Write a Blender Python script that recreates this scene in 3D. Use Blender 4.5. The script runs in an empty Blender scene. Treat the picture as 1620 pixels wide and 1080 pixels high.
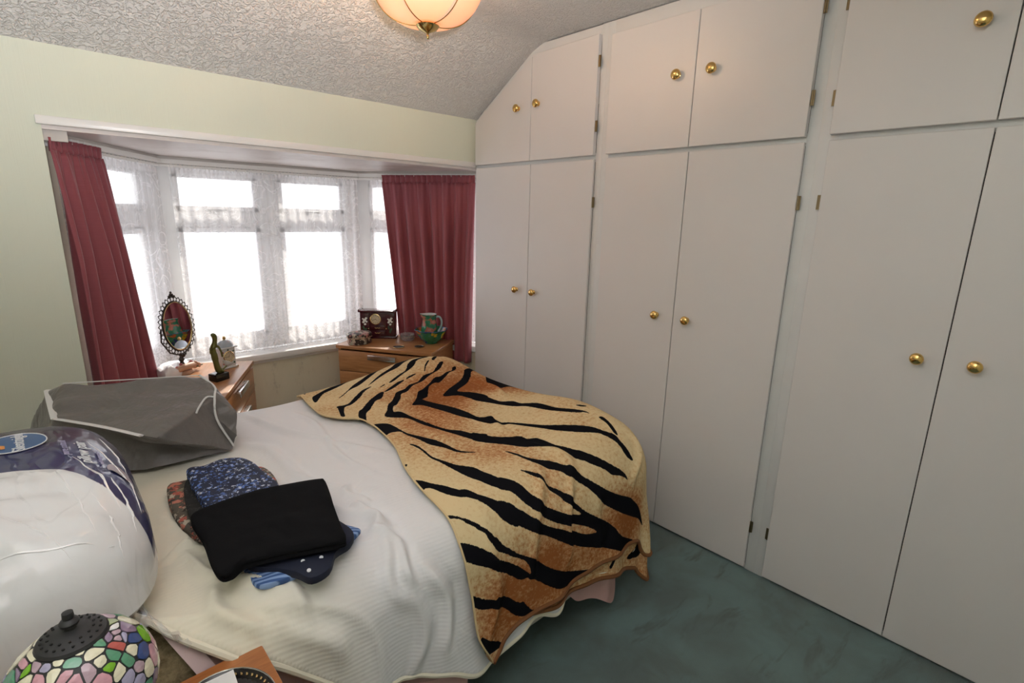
import bpy, bmesh, math, random
import numpy as np
from mathutils import Vector, Matrix, noise
random.seed(7); np.random.seed(7)
COL=bpy.context.scene.collection
sc=bpy.context.scene
# ---------------- camera ----------------
def _cam():
    a,p,r=0.750038170,-0.236820124,0.0221064272
    ca,sa,cp,sp=math.cos(a),math.sin(a),math.cos(p),math.sin(p)
    f=Vector((sa*cp,ca*cp,sp)); rt=Vector((ca,-sa,0)); up=rt.cross(f)
    r2=rt*math.cos(r)+up*math.sin(r); u2=up*math.cos(r)-rt*math.sin(r)
    cd=bpy.data.cameras.new('camera'); co=bpy.data.objects.new('camera',cd); COL.objects.link(co)
    m=Matrix((r2,u2,-f)).transposed().to_4x4(); m.translation=Vector((0,0,1.466))
    co.matrix_world=m; cd.sensor_width=36; cd.lens=818.64/1620*36; cd.clip_start=.02
    sc.camera=co
_cam()
# ---------------- world, sun, room light ----------------
w=bpy.data.worlds.new('sky'); sc.world=w; w.use_nodes=True
nt=w.node_tree; bg=nt.nodes['Background']; bg.inputs[0].default_value=(.94,.95,1,1); bg.inputs[1].default_value=2.6
def light(name,kind,loc,target,energy,color,**k):
    l=bpy.data.lights.new(name,kind); l.energy=energy; l.color=color
    for a,b in k.items(): setattr(l,a,b)
    o=bpy.data.objects.new(name,l); COL.objects.link(o); o.location=loc
    o.rotation_euler=(Vector(target)-Vector(loc)).to_track_quat('-Z','Y').to_euler(); return o
light('sun','SUN',(6,9,7),(1.4,2.9,.7),9.0,(1,.93,.82),angle=.01)
# the photographer's flash, bounced behind the camera
light('bounced_flash','SPOT',(-.08,-.30,1.50),(-.02,.45,2.34),225,(.985,.965,1),spot_size=math.radians(125),spot_blend=1.0,shadow_soft_size=.06)
sc.view_settings.view_transform='Standard'; sc.view_settings.look='None'
sc.view_settings.exposure=0.10; sc.view_settings.gamma=1; sc.view_settings.use_curve_mapping=False
# ---------------- helpers ----------------
def link(o,parent=None):
    COL.objects.link(o)
    if parent is not None: o.parent=parent
    return o
def tag(o,label=None,cat=None,group=None,kind=None):
    if label: o['label']=label
    if cat: o['category']=cat
    if group: o['group']=group
    if kind: o['kind']=kind
    return o
def thing(name,label,cat,loc=(0,0,0),rz=0,group=None):
    o=bpy.data.objects.new(name,None); o.empty_display_size=.05; COL.objects.link(o)
    o.location=loc; o.rotation_euler=(0,0,rz); return tag(o,label,cat,group)
def mesh(name,vs,fs,mat=None,parent=None,smooth=False):
    me=bpy.data.meshes.new(name); me.from_pydata([tuple(map(float,v)) for v in vs],[],[tuple(map(int,f)) for f in fs]); me.update()
    if mat: me.materials.append(mat)
    if smooth: me.polygons.foreach_set('use_smooth',[True]*len(me.polygons))
    return link(bpy.data.objects.new(name,me),parent)
def from_bm(name,bm,mat=None,parent=None,smooth=False,mats=None):
    bmesh.ops.recalc_face_normals(bm,faces=bm.faces)
    me=bpy.data.meshes.new(name); bm.to_mesh(me); bm.free()
    for m in (mats or [mat]):
        if m: me.materials.append(m)
    if smooth:
        me.polygons.foreach_set('use_smooth',[True]*len(me.polygons))
        try: me.set_sharp_from_angle(angle=math.radians(38))
        except Exception: pass
    return link(bpy.data.objects.new(name,me),parent)
def bbox(bm,a,b,bev=0,M=None,seg=2,mi=0):
    """box from corner a to corner b"""
    n0=set(bm.faces); c=[(a[i]+b[i])/2 for i in range(3)]; s=[abs(b[i]-a[i]) for i in range(3)]
    r=bmesh.ops.create_cube(bm,size=1,matrix=Matrix.Translation(c)@Matrix.Diagonal((*s,1)))
    vs=r['verts']
    if bev>0:
        es=list({e for v in vs for e in v.link_edges})
        bmesh.ops.bevel(bm,geom=es,offset=min(bev,min(s)*.45),segments=seg,profile=.5,affect='EDGES')
    nf=[f for f in bm.faces if f not in n0]
    if M is not None: bmesh.ops.transform(bm,matrix=M,verts=list({v for f in nf for v in f.verts}))
    for f in nf: f.material_index=mi
    return nf
def box(name,a,b,mat,parent=None,bev=.0,M=None,kind=None):
    bm=bmesh.new(); bbox(bm,a,b,bev,M); o=from_bm(name,bm,mat,parent,smooth=bev>0)
    if kind: o['kind']=kind
    return o
def lathe(bm,prof,n=24,M=None,mi=0,sx=1,sy=1,capb=True,capt=True):
    rings=[]
    for r,z in prof:
        rings.append([bm.verts.new((r*math.cos(2*math.pi*i/n)*sx,r*math.sin(2*math.pi*i/n)*sy,z)) for i in range(n)])
    fs=[]
    for A,B in zip(rings,rings[1:]):
        for i in range(n): fs.append(bm.faces.new((A[i],A[(i+1)%n],B[(i+1)%n],B[i])))
    if capb and prof[0][0]>1e-5: fs.append(bm.faces.new(rings[0][::-1]))
    if capt and prof[-1][0]>1e-5: fs.append(bm.faces.new(rings[-1]))
    vs=[v for r in rings for v in r]
    for f in fs: f.material_index=mi
    if M is not None: bmesh.ops.transform(bm,matrix=M,verts=vs)
    return vs
def tube(bm,pts,r,n=8,closed=False,mi=0,flat=1.0,upv=None):
    pts=[Vector(p) for p in pts]; N=len(pts); rings=[]
    ref=Vector(upv) if upv else Vector((.13,.21,.97))
    for i,p in enumerate(pts):
        a=pts[(i-1)%N] if (closed or i>0) else p; b=pts[(i+1)%N] if (closed or i<N-1) else p
        t=(b-a).normalized() if (b-a).length>1e-9 else Vector((0,0,1))
        s=t.cross(ref); s=s.normalized() if s.length>1e-4 else t.orthogonal().normalized()
        u=s.cross(t); rr=r[i] if hasattr(r,'__len__') else r
        rings.append([bm.verts.new(p+(s*math.cos(2*math.pi*k/n)+u*math.sin(2*math.pi*k/n)*flat)*rr) for k in range(n)])
    fs=[]
    R=range(N) if closed else range(N-1)
    for i in R:
        A,B=rings[i],rings[(i+1)%N]
        for k in range(n): fs.append(bm.faces.new((A[k],A[(k+1)%n],B[(k+1)%n],B[k])))
    if not closed:
        fs.append(bm.faces.new(rings[0][::-1])); fs.append(bm.faces.new(rings[-1]))
    for f in fs: f.material_index=mi
def smooth_loop(P,n=4):
    P=[Vector(p) for p in P]; N=len(P); out=[]
    for i in range(N):
        p0,p1,p2,p3=P[i-1],P[i],P[(i+1)%N],P[(i+2)%N]
        for k in range(n):
            t=k/n; out.append(.5*((2*p1)+(p2-p0)*t+(2*p0-5*p1+4*p2-p3)*t*t+(3*p1-p0-3*p2+p3)*t**3))
    return out
def smooth_path(P,n=6):
    P=[Vector(p) for p in P]; Q=[P[0]*2-P[1]]+P+[P[-1]*2-P[-2]]; out=[]
    for i in range(1,len(Q)-2):
        p0,p1,p2,p3=Q[i-1:i+3]
        for k in range(n):
            t=k/n; out.append(.5*((2*p1)+(p2-p0)*t+(2*p0-5*p1+4*p2-p3)*t*t+(3*p1-p0-3*p2+p3)*t**3))
    return out+[P[-1]]
def nz(x,y,z=0,s=1.0): return noise.noise(Vector((x*s,y*s,z*s)))
def pad(name,outline,z0,th,mat,parent=None,rings=14,edge=.035,wr=.004,sub=4,layers=1,tilt=(0,0),seed=0):
    """folded cloth: star-shaped outline, rounded rim, soft wrinkles"""
    L=smooth_loop([(x,y,0) for x,y in outline],sub); c=sum(L,Vector())/len(L)
    prof=[]  # (scale, height fraction)
    for k in range(rings+1): s=1-k/rings*.97; prof.append(s)
    bm=bmesh.new(); R=[]
    bot=[bm.verts.new((c.x+(p.x-c.x)*.97,c.y+(p.y-c.y)*.97,z0)) for p in L]; R.append(bot)
    nl=3*layers
    for k in range(1,nl):      # side wall showing folded layers
        f=k/nl; b=1+(.012 if k%3 else -.012)
        R.append([bm.verts.new((c.x+(p.x-c.x)*b,c.y+(p.y-c.y)*b,z0+th*f*.85)) for p in L])
    for s in prof:
        row=[]
        for p in L:
            x=c.x+(p.x-c.x)*s; y=c.y+(p.y-c.y)*s; d=(p-c).length*(1-s)
            h=math.sqrt(max(0,1-(1-min(1,d/edge))**2)); zz=z0+th*(.82+.18*h)
            zz+=wr*h*(nz(x+seed,y,0,14)+.6*nz(x,y+seed,3,31)+1.2*abs(nz(x*2+seed,y*.7,5,11)))
            zz+=tilt[0]*(x-c.x)+tilt[1]*(y-c.y)
            row.append(bm.verts.new((x,y,zz)))
        R.append(row)
    n=len(L)
    for A,B in zip(R,R[1:]):
        for i in range(n): bm.faces.new((A[i],A[(i+1)%n],B[(i+1)%n],B[i]))
    bm.faces.new(R[0][::-1]); bm.faces.new(R[-1])
    return from_bm(name,bm,mat,parent,smooth=True)
def text(name,body,size,mat,parent,mapper,ext=.0006,fit=None):
    cu=bpy.data.curves.new(name,'FONT'); cu.body=body; cu.size=size; cu.align_x='CENTER'; cu.align_y='CENTER'; cu.extrude=ext; cu.resolution_u=3
    o=bpy.data.objects.new(name,cu); COL.objects.link(o)
    dg=bpy.context.evaluated_depsgraph_get(); me=bpy.data.meshes.new_from_object(o.evaluated_get(dg)); bpy.data.objects.remove(o)
    bm=bmesh.new(); bm.from_mesh(me); bmesh.ops.triangulate(bm,faces=bm.faces)
    long=[e for e in bm.edges if e.calc_length()>size*.2]
    if long: bmesh.ops.subdivide_edges(bm,edges=long,cuts=2); bmesh.ops.triangulate(bm,faces=bm.faces)
    for v in bm.verts: v.co=mapper(v.co)
    bm.to_mesh(me); bm.free(); me.materials.clear(); me.materials.append(mat)
    return link(bpy.data.objects.new(name,me),parent)
# ---------------- materials ----------------
MATS={}
class N:
    def __init__(s,name):
        s.m=bpy.data.materials.new(name); s.m.use_nodes=True; s.t=s.m.node_tree; s.b=s.t.nodes['Principled BSDF']; s.out=s.t.nodes['Material Output']; MATS[name]=s.m
    def n(s,ty,**k):
        nd=s.t.nodes.new(ty)
        for a,b in k.items(): setattr(nd,a,b)
        return nd
    def l(s,a,b): s.t.links.new(a,b)
    def co(s,kind='Object',scale=(1,1,1),rot=(0,0,0)):
        tc=s.n('ShaderNodeTexCoord'); mp=s.n('ShaderNodeMapping'); mp.inputs['Scale'].default_value=scale; mp.inputs['Rotation'].default_value=rot
        s.l(tc.outputs[kind],mp.inputs[0]); return mp.outputs[0]
    def noise(s,vec,scale,detail=4,rough=.5,dist=0):
        t=s.n('ShaderNodeTexNoise'); t.inputs['Scale'].default_value=scale; t.inputs['Detail'].default_value=detail; t.inputs['Roughness'].default_value=rough; t.inputs['Distortion'].default_value=dist
        s.l(vec,t.inputs['Vector']); return t.outputs['Fac']
    def ramp(s,fac,stops,interp='LINEAR'):
        r=s.n('ShaderNodeValToRGB'); r.color_ramp.interpolation=interp; e=r.color_ramp.elements
        while len(e)<len(stops): e.new(.5)
        for i,(p,c) in enumerate(stops): e[i].position=p; e[i].color=(*c,1) if len(c)==3 else c
        s.l(fac,r.inputs[0]); return r.outputs[0]
    def mix(s,fac,a,b,blend='MIX'):
        m=s.n('ShaderNodeMix',data_type='RGBA',blend_type=blend)
        for i,x in ((0,fac),(6,a),(7,b)):
            if hasattr(x,'is_linked'): s.l(x,m.inputs[i])
            elif i: m.inputs[i].default_value=(*x,1)
            else: m.inputs[0].default_value=x
        return m.outputs[2]
    def math(s,op,a,b=None,c=None):
        m=s.n('ShaderNodeMath',operation=op)
        for i,x in enumerate((a,b,c)):
            if x is None: continue
            if hasattr(x,'is_linked'): s.l(x,m.inputs[i])
            else: m.inputs[i].default_value=x
        return m.outputs[0]
    def bump(s,h,dist=.002,strength=1,prev=None):
        b=s.n('ShaderNodeBump'); b.inputs['Distance'].default_value=dist; b.inputs['Strength'].default_value=strength; s.l(h,b.inputs['Height'])
        if prev is not None: s.l(prev,b.inputs['Normal'])
        s.l(b.outputs[0],s.b.inputs['Normal']); return b.outputs[0]
    def col(s,c):
        if hasattr(c,'is_linked'): s.l(c,s.b.inputs['Base Color'])
        else: s.b.inputs['Base Color'].default_value=(*c,1)
    def set(s,**k):
        for a,b in k.items(): s.b.inputs[a.replace('_',' ')].default_value=b
        return s
def simple(name,c,rough=.5,metal=0,var=.06,bump=0,bscale=60,**k):
    s=N(name); v=s.co(); f=s.noise(v,9,5)
    s.col(s.mix(f,tuple(x*(1-var) for x in c),tuple(min(1,x*(1+var)) for x in c))); s.set(Roughness=rough,Metallic=metal,**k)
    if bump: s.bump(s.noise(v,bscale,4),bump)
    return s.m
def build_mats():
    # painted wallpaper: pale green with fine vertical fibres
    s=N('green_wallpaper'); v=s.co('Object',(1,1,.02)); f=s.noise(v,240,3,.6); g=s.noise(s.co(),1.6,3)
    s.col(s.mix(g,(.66,.70,.585),(.70,.73,.62))); s.set(Roughness=.75); s.bump(f,.0016,.55)
    s=N('cream_wallpaper'); v=s.co('Object',(1,1,.06)); f=s.noise(v,60,5,.7); g=s.noise(s.co('Object',(1,1,.4)),14,8,.75)
    st=s.ramp(g,[(.44,(.70,.66,.52)),(.58,(.68,.64,.50)),(.70,(.45,.42,.33))]); s.col(st); s.set(Roughness=.8); s.bump(f,.001,.4)
    # textured ceiling paper
    s=N('stippled_ceiling'); v=s.co(); a=s.noise(v,48,3,.5,1.6); b=s.noise(v,120,2,.5,.8)
    s.col(s.mix(s.noise(v,2,2),(.76,.745,.73),(.80,.785,.77))); s.set(Roughness=.85)
    s.bump(s.math('ADD',s.ramp(a,[(.42,(0,0,0)),(.56,(1,1,1))]),s.math('MULTIPLY',b,.4)),.0055,.85)
    # carpet
    s=N('teal_carpet'); v=s.co(); a=s.noise(v,420,3,.7); d=s.noise(s.co('Object',(1,1,1)),3.2,6,.62,.4)
    c=s.mix(s.ramp(d,[(.38,(0,0,0)),(.62,(1,1,1))]),(.085,.115,.113),(.135,.225,.228))
    e=s.noise(s.co('Object',(1.2,5,1),(0,0,.5)),3.0,5,.6,.6); c=s.mix(s.ramp(e,[(.56,(0,0,0)),(.68,(1,1,1))]),c,(.070,.092,.092))
    s.col(s.mix(s.math('MULTIPLY',a,.55),c,(.20,.28,.275))); s.set(Roughness=.95,Sheen_Weight=.15); s.bump(a,.004,.7)
    # white satin paint on boards
    s=N('white_paint'); v=s.co(); f=s.noise(v,3,4); g=s.noise(s.co('Object',(1,1,.3)),90,3)
    m=s.ramp(s.noise(v,26,7,.7),[(.70,(0,0,0)),(.80,(1,1,1))]); c=s.mix(f,(.72,.69,.68),(.76,.73,.725)); s.col(s.mix(s.math('MULTIPLY',m,.25),c,(.5,.49,.47))); s.set(Roughness=.38); s.bump(g,.0004,.25)
    simple('frame_paint',(.72,.72,.72),.35); simple('white_gloss',(.78,.77,.75),.3); simple('upvc',(.82,.82,.83),.3)
    simple('aged_white',(.60,.56,.52),.5,var=.2)
    s=N('soffit_paint'); v=s.co(); s.col(s.mix(s.ramp(s.noise(v,2.2,6,.65),[(.5,(0,0,0)),(.72,(1,1,1))]),(.70,.64,.615),(.45,.38,.33))); s.set(Roughness=.45)
    simple('brass',(.83,.55,.20),.16,1,.03); simple('dull_brass',(.25,.19,.11),.4,1,.15); simple('lamp_brass',(.62,.48,.20),.12,1)
    simple('chrome',(.72,.71,.70),.22,1,.03); simple('steel_dark',(.06,.06,.065),.45,.6); simple('black_gap',(.012,.012,.012),.9)
    # oak veneer
    s=N('oak_veneer'); v=s.co('Object',(1.2,14,14)); f=s.noise(v,5,7,.65,.8); g=s.noise(s.co('Object',(2,60,60)),9,3)
    c=s.ramp(f,[(.3,(.30,.125,.045)),(.5,(.42,.195,.075)),(.7,(.50,.25,.10))]); s.col(s.mix(s.math('MULTIPLY',g,.35),c,(.24,.095,.035))); s.set(Roughness=.33); s.bump(g,.0004,.3)
    s=N('orange_veneer'); v=s.co('Object',(3,20,20)); f=s.noise(v,5,6,.6,.5); s.col(s.ramp(f,[(.3,(.34,.11,.03)),(.7,(.50,.19,.06))])); s.set(Roughness=.3)
    # curtain
    s=N('rose_curtain'); v=s.co('Object',(1,1,26)); f=s.noise(v,14,5,.7); h=s.noise(s.co('Object',(1,1,90)),30,3)
    c=s.mix(f,(.26,.055,.072),(.36,.095,.115)); s.col(c); s.set(Roughness=.62,Sheen_Weight=.3,Sheen_Roughness=.4); s.bump(h,.0009,.6)
    tr=s.n('ShaderNodeBsdfTranslucent'); tr.inputs[0].default_value=(.55,.08,.05,1); mx=s.n('ShaderNodeMixShader'); mx.inputs[0].default_value=.10
    s.l(s.b.outputs[0],mx.inputs[1]); s.l(tr.outputs[0],mx.inputs[2]); s.l(mx.outputs[0],s.out.inputs[0])
    # lace net
    s=N('lace_net'); uv=s.n('ShaderNodeTexCoord').outputs['UV']
    def mp(sc_,rot=0):
        m=s.n('ShaderNodeMapping'); m.inputs['Scale'].default_value=sc_; m.inputs['Rotation'].default_value=(0,0,rot); s.l(uv,m.inputs[0]); return m.outputs[0]
    vo=s.n('ShaderNodeTexVoronoi',feature='F1'); vo.inputs['Scale'].default_value=1; s.l(mp((9,8,1)),vo.inputs['Vector'])
    wv=s.math('SINE',s.math('MULTIPLY',vo.outputs['Distance'],26)); ring=s.ramp(wv,[(.80,(0,0,0)),(.93,(1,1,1))])
    big=s.noise(mp((5,5,1)),1,3,.5,3.0); vine=s.math('ABSOLUTE',s.math('SUBTRACT',big,.5)); vl=s.ramp(vine,[(.0,(1,1,1)),(.022,(0,0,0))])
    gate=s.ramp(s.noise(mp((3,3,1)),1,2),[(.5,(0,0,0)),(.56,(1,1,1))])
    sep=s.n('ShaderNodeSeparateXYZ'); s.l(uv,sep.inputs[0])
    fine=s.noise(mp((40,40,1)),1,4,.7,1.5); dense=s.math('MULTIPLY',s.ramp(sep.outputs[1],[(.04,(1,1,1)),(.42,(0,0,0))]),s.ramp(fine,[(.47,(0,0,0)),(.55,(1,1,1))]))
    hem=s.ramp(sep.outputs[1],[(.955,(0,0,0)),(.965,(1,1,1))])
    pat=s.math('MAXIMUM',s.math('MAXIMUM',s.math('MULTIPLY',ring,s.math('MULTIPLY',gate,.8)),s.math('MULTIPLY',vl,.8)),s.math('MAXIMUM',dense,s.math('MULTIPLY',hem,.7)))
    tp=s.n('ShaderNodeBsdfTransparent'); tl=s.n('ShaderNodeBsdfTranslucent'); df=s.n('ShaderNodeBsdfDiffuse'); tl.inputs[0].default_value=(.93,.93,.95,1); df.inputs[0].default_value=(.88,.87,.88,1)
    a=s.n('ShaderNodeMixShader'); a.inputs[0].default_value=.66; s.l(tl.outputs[0],a.inputs[1]); s.l(df.outputs[0],a.inputs[2])
    b=s.n('ShaderNodeMixShader'); stk=s.noise(mp((55,.5,1)),1,3,.6); s.l(s.math('ADD',s.math('MULTIPLY',pat,.30),s.math('MULTIPLY_ADD',stk,.55,.14)),b.inputs[0]); s.l(tp.outputs[0],b.inputs[1]); s.l(a.outputs[0],b.inputs[2]); s.l(b.outputs[0],s.out.inputs[0])
    # glass for windows (thin)
    s=N('window_glass'); tp=s.n('ShaderNodeBsdfTransparent'); gl=s.n('ShaderNodeBsdfGlossy'); gl.inputs['Roughness'].default_value=.02; b=s.n('ShaderNodeMixShader'); b.inputs[0].default_value=.06
    s.l(tp.outputs[0],b.inputs[1]); s.l(gl.outputs[0],b.inputs[2]); s.l(b.outputs[0],s.out.inputs[0])
    # duvet: cream colour variation + fine ribs in cloth coordinates
    s=N('ribbed_cotton'); at=s.n('ShaderNodeAttribute',attribute_name='lay'); sp=s.n('ShaderNodeSeparateXYZ'); s.l(at.outputs['Vector'],sp.inputs[0])
    u,vv=sp.outputs[0],sp.outputs[1]
    rib=s.math('SINE',s.math('MULTIPLY',s.math('ADD',vv,s.math('MULTIPLY',u,.12)),560)); vn=s.noise(at.outputs['Vector'],6,5,.6)
    cf=s.ramp(u,[(.22,(1,1,1)),(.52,(0,0,0))]); side=s.ramp(vv,[(1.45,(1,1,1)),(1.75,(0,0,0))])
    s.col(s.mix(s.math('MULTIPLY',s.math('MULTIPLY',cf,side),.9),(.81,.81,.835),(.84,.785,.62))); s.set(Roughness=.85,Sheen_Weight=.2)
    p=s.bump(rib,.0007,.24); s.bump(s.noise(at.outputs['Vector'],9,3,.5,.6),.010,.5,p)
    # tiger fleece
    s=N('tiger_fleece'); dk=s.n('ShaderNodeAttribute',attribute_name='stripe'); br=s.n('ShaderNodeAttribute',attribute_name='rust'); at=s.n('ShaderNodeAttribute',attribute_name='lay')
    vec=at.outputs['Vector']; sp1=s.noise(vec,75,6,.75); big=s.noise(vec,3.2,3,.5)
    am=s.math('ADD',s.math('MULTIPLY',br.outputs['Fac'],.80),s.math('MULTIPLY',s.math('SUBTRACT',big,.40),1.5))
    ty=s.math('ADD',am,s.math('MULTIPLY',s.math('SUBTRACT',sp1,.5),2.2))
    c=s.ramp(ty,[(.0,(.76,.61,.36)),(.30,(.70,.52,.29)),(.58,(.56,.30,.14)),(.95,(.34,.12,.04))])
    edge=s.math('ADD',dk.outputs['Fac'],s.math('MULTIPLY',s.math('SUBTRACT',s.noise(vec,160,2),.5),.35))
    s.col(s.mix(s.ramp(edge,[(.32,(0,0,0)),(.48,(1,1,1))]),c,(.0085,.0085,.011))); s.set(Roughness=1,Sheen_Weight=.0,Specular_IOR_Level=.03)
    s.bump(s.noise(vec,260,3,.7),.0016,.6)
    simple('brown_hem',(.20,.075,.022),.6); simple('mauve_sheet',(.42,.26,.24),.75,bump=.004,bscale=25); simple('pink_sheet',(.70,.53,.53),.75,bump=.004,bscale=25)
    s=N('pink_quilt'); vo=s.n('ShaderNodeTexVoronoi'); vo.inputs['Scale'].default_value=16; s.l(s.co(),vo.inputs['Vector']); s.col((.62,.38,.36)); s.set(Roughness=.75); s.bump(vo.outputs['Distance'],.012,.6)
    s=N('brown_plush'); v=s.co(); f=s.noise(v,38,6,.7); s.col(s.ramp(f,[(.35,(.13,.095,.045)),(.65,(.30,.235,.13))])); s.set(Roughness=.95); s.bump(s.noise(v,200,4),.005,.8)
    simple('divan_fabric',(.55,.50,.42),.8)
    # grey bag
    s=N('grey_fabric'); v=s.co(); f=s.noise(v,5,4,.6,.4); s.col(s.mix(s.noise(v,300,2),(.125,.113,.107),(.17,.155,.148))); s.set(Roughness=.42,Sheen_Weight=.2); s.bump(f,.04,.7)
    simple('white_tape',(.72,.72,.72),.5)
    # plastic packed pillows
    s=N('packed_pillows'); v=s.co(); lb=s.n('ShaderNodeAttribute',attribute_name='label_band')
    r1=s.noise(s.co('Object',(3.4,1.0,1.5),(0,0,.6)),2.0,2,.5,1.2); rd=s.ramp(s.math('ABSOLUTE',s.math('SUBTRACT',r1,.5)),[(0,(1,1,1)),(.035,(0,0,0))])
    lc=s.ramp(s.noise(v,3.5,2),[(.38,(.030,.014,.045)),(.6,(.018,.022,.11))])
    s.col(s.mix(s.ramp(lb.outputs['Fac'],[(.45,(0,0,0)),(.55,(1,1,1))]),(.80,.81,.83),lc)); s.set(Roughness=.5,Coat_Weight=.6,Coat_Roughness=.10)
    bp=s.n('ShaderNodeBump'); bp.inputs['Distance'].default_value=.010; bp.inputs['Strength'].default_value=.9; s.l(s.math('ADD',s.math('MULTIPLY',rd,.5),s.math('MULTIPLY',s.noise(v,5,2),1.6)),bp.inputs['Height']); s.l(bp.outputs[0],s.b.inputs['Coat Normal'])
    b2=s.n('ShaderNodeBump'); b2.inputs['Distance'].default_value=.010; b2.inputs['Strength'].default_value=.6; s.l(s.noise(v,7,4),b2.inputs['Height']); s.l(b2.outputs[0],s.b.inputs['Normal'])
    s=N('clear_film'); tp=s.n('ShaderNodeBsdfTransparent'); gl=s.n('ShaderNodeBsdfGlossy'); gl.inputs['Roughness'].default_value=.1; df=s.n('ShaderNodeBsdfDiffuse'); df.inputs[0].default_value=(.8,.8,.8,1); b=s.n('ShaderNodeMixShader'); b.inputs[0].default_value=.4; c=s.n('ShaderNodeMixShader'); c.inputs[0].default_value=.3
    s.l(gl.outputs[0],b.inputs[1]); s.l(df.outputs[0],b.inputs[2]); s.l(tp.outputs[0],c.inputs[1]); s.l(b.outputs[0],c.inputs[2]); s.l(c.outputs[0],s.out.inputs[0])
    simple('crease_highlight',(.92,.92,.94),.12,Coat_Weight=.8); simple('logo_blue',(.03,.10,.28),.3); simple('logo_white',(.85,.86,.9),.4); simple('logo_orange',(.75,.30,.06),.4); simple('print_lilac',(.45,.42,.62),.4); simple('photo_grey',(.42,.36,.40),.4)
    # clothes
    s=N('black_jersey'); s.col((.006,.006,.007)); s.set(Roughness=1,Specular_IOR_Level=.15); s.bump(s.noise(s.co(),35,4),.003,.5)
    def floral(name,base,cols,scale,th,rough=.7):
        s=N(name); v=s.co(); vo=s.n('ShaderNodeTexVoronoi'); vo.inputs['Scale'].default_value=scale; vo.inputs['Randomness'].default_value=1
        d=s.n('ShaderNodeVectorMath',operation='ADD'); nn=s.n('ShaderNodeTexNoise'); nn.inputs['Scale'].default_value=scale*2.2; s.l(v,nn.inputs[0]); sc_=s.n('ShaderNodeVectorMath',operation='SCALE'); sc_.inputs['Scale'].default_value=1.7/scale; s.l(nn.outputs['Color'],sc_.inputs[0]); s.l(v,d.inputs[0]); s.l(sc_.outputs[0],d.inputs[1]); s.l(d.outputs[0],vo.inputs['Vector'])
        rc=s.n('ShaderNodeSeparateColor'); s.l(vo.outputs['Color'],rc.inputs[0])
        k=len(cols); cc=s.ramp(rc.outputs[0],[(i/k,c) for i,c in enumerate(cols)],'CONSTANT')
        s.col(s.mix(s.ramp(vo.outputs['Distance'],[(th,(1,1,1)),(th+.06,(0,0,0))]),base,cc)); s.set(Roughness=rough); s.bump(s.noise(v,30,4),.003,.5); return s.m
    floral('navy_floral',(.008,.014,.045),[(.10,.20,.55),(.35,.45,.75),(.55,.60,.72),(.08,.15,.42)],80,.34)
    floral('red_floral',(.10,.085,.065),[(.45,.10,.07),(.50,.44,.34),(.22,.20,.13),(.55,.20,.14),(.03,.02,.02)],48,.52)
    floral('hat_box_floral',(.035,.022,.02),[(.55,.45,.33),(.48,.22,.20),(.40,.36,.28),(.10,.05,.05)],42,.5,.5)
    floral('black_lace',(.005,.005,.005),[(.02,.02,.02),(.06,.05,.05),(.012,.012,.012)],130,.3)
    simple('navy_cloth',(.008,.012,.032),.8); simple('polka_white',(.7,.72,.76),.7)
    s=N('striped_blue'); wv=s.n('ShaderNodeTexWave',bands_direction='Y'); wv.inputs['Scale'].default_value=26; s.l(s.co('Object',(1,1,1),(0,0,.35)),wv.inputs['Vector']); s.col(s.ramp(wv.outputs['Fac'],[(.35,(.045,.11,.30)),(.6,(.25,.38,.66))])); s.set(Roughness=.75)
    # ornaments
    simple('mirror_glass',(.92,.92,.92),.01,1,0); simple('antique_bronze',(.045,.034,.028),.35,.7); simple('peach_resin',(.52,.30,.20),.5,bump=.001); simple('rose_red',(.42,.10,.10),.45); simple('leaf_dark',(.05,.09,.05),.5)
    simple('figure_bronze',(.13,.125,.03),.32,.35,.3); simple('black_gloss',(.012,.012,.012),.15); simple('porcelain',(.66,.66,.66),.12); simple('porcelain_blue',(.42,.48,.56),.12); simple('gold_trim',(.75,.55,.25),.2,1); simple('clock_face',(.62,.52,.36),.4)
    simple('dark_ink',(.02,.015,.015),.5); simple('mahogany',(.055,.008,.014),.14,Coat_Weight=.5); simple('paint_white_flower',(.75,.75,.70),.5); simple('paint_green_leaf',(.02,.06,.03),.4)
    s=N('cut_glass'); s.set(Roughness=.05,Transmission_Weight=.9,IOR=1.45); s.col((.9,.92,.92)); vo=s.n('ShaderNodeTexVoronoi'); vo.inputs['Scale'].default_value=90; s.l(s.co(),vo.inputs['Vector']); s.bump(vo.outputs['Distance'],.004,1)
    s=N('painted_bowl'); v=s.co(); vo=s.n('ShaderNodeTexVoronoi'); vo.inputs['Scale'].default_value=17; s.l(v,vo.inputs['Vector']); rc=s.n('ShaderNodeSeparateColor'); s.l(vo.outputs['Color'],rc.inputs[0])
    cc=s.ramp(rc.outputs[1],[(0,(.03,.16,.07)),(.28,(.65,.42,.02)),(.5,(.02,.03,.20)),(.68,(.55,.14,.05)),(.82,(.04,.22,.14))],'CONSTANT'); s.col(s.mix(s.ramp(s.noise(v,60,3),[(.45,(0,0,0)),(.6,(1,1,1))]),cc,(.03,.18,.08))); s.set(Roughness=.12)
    s=N('painted_jug'); v=s.co(); g=s.noise(v,26,3); s.col(s.ramp(g,[(.36,(.02,.13,.06)),(.52,(.03,.18,.10)),(.57,(.45,.12,.08)),(.68,(.45,.22,.18))])); s.set(Roughness=.12)
    simple('glaze_white',(.72,.74,.74),.12); simple('glaze_blue_white',(.42,.55,.60),.12)
    simple('lamp_lead',(.035,.035,.037),.5,.3); 
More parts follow.
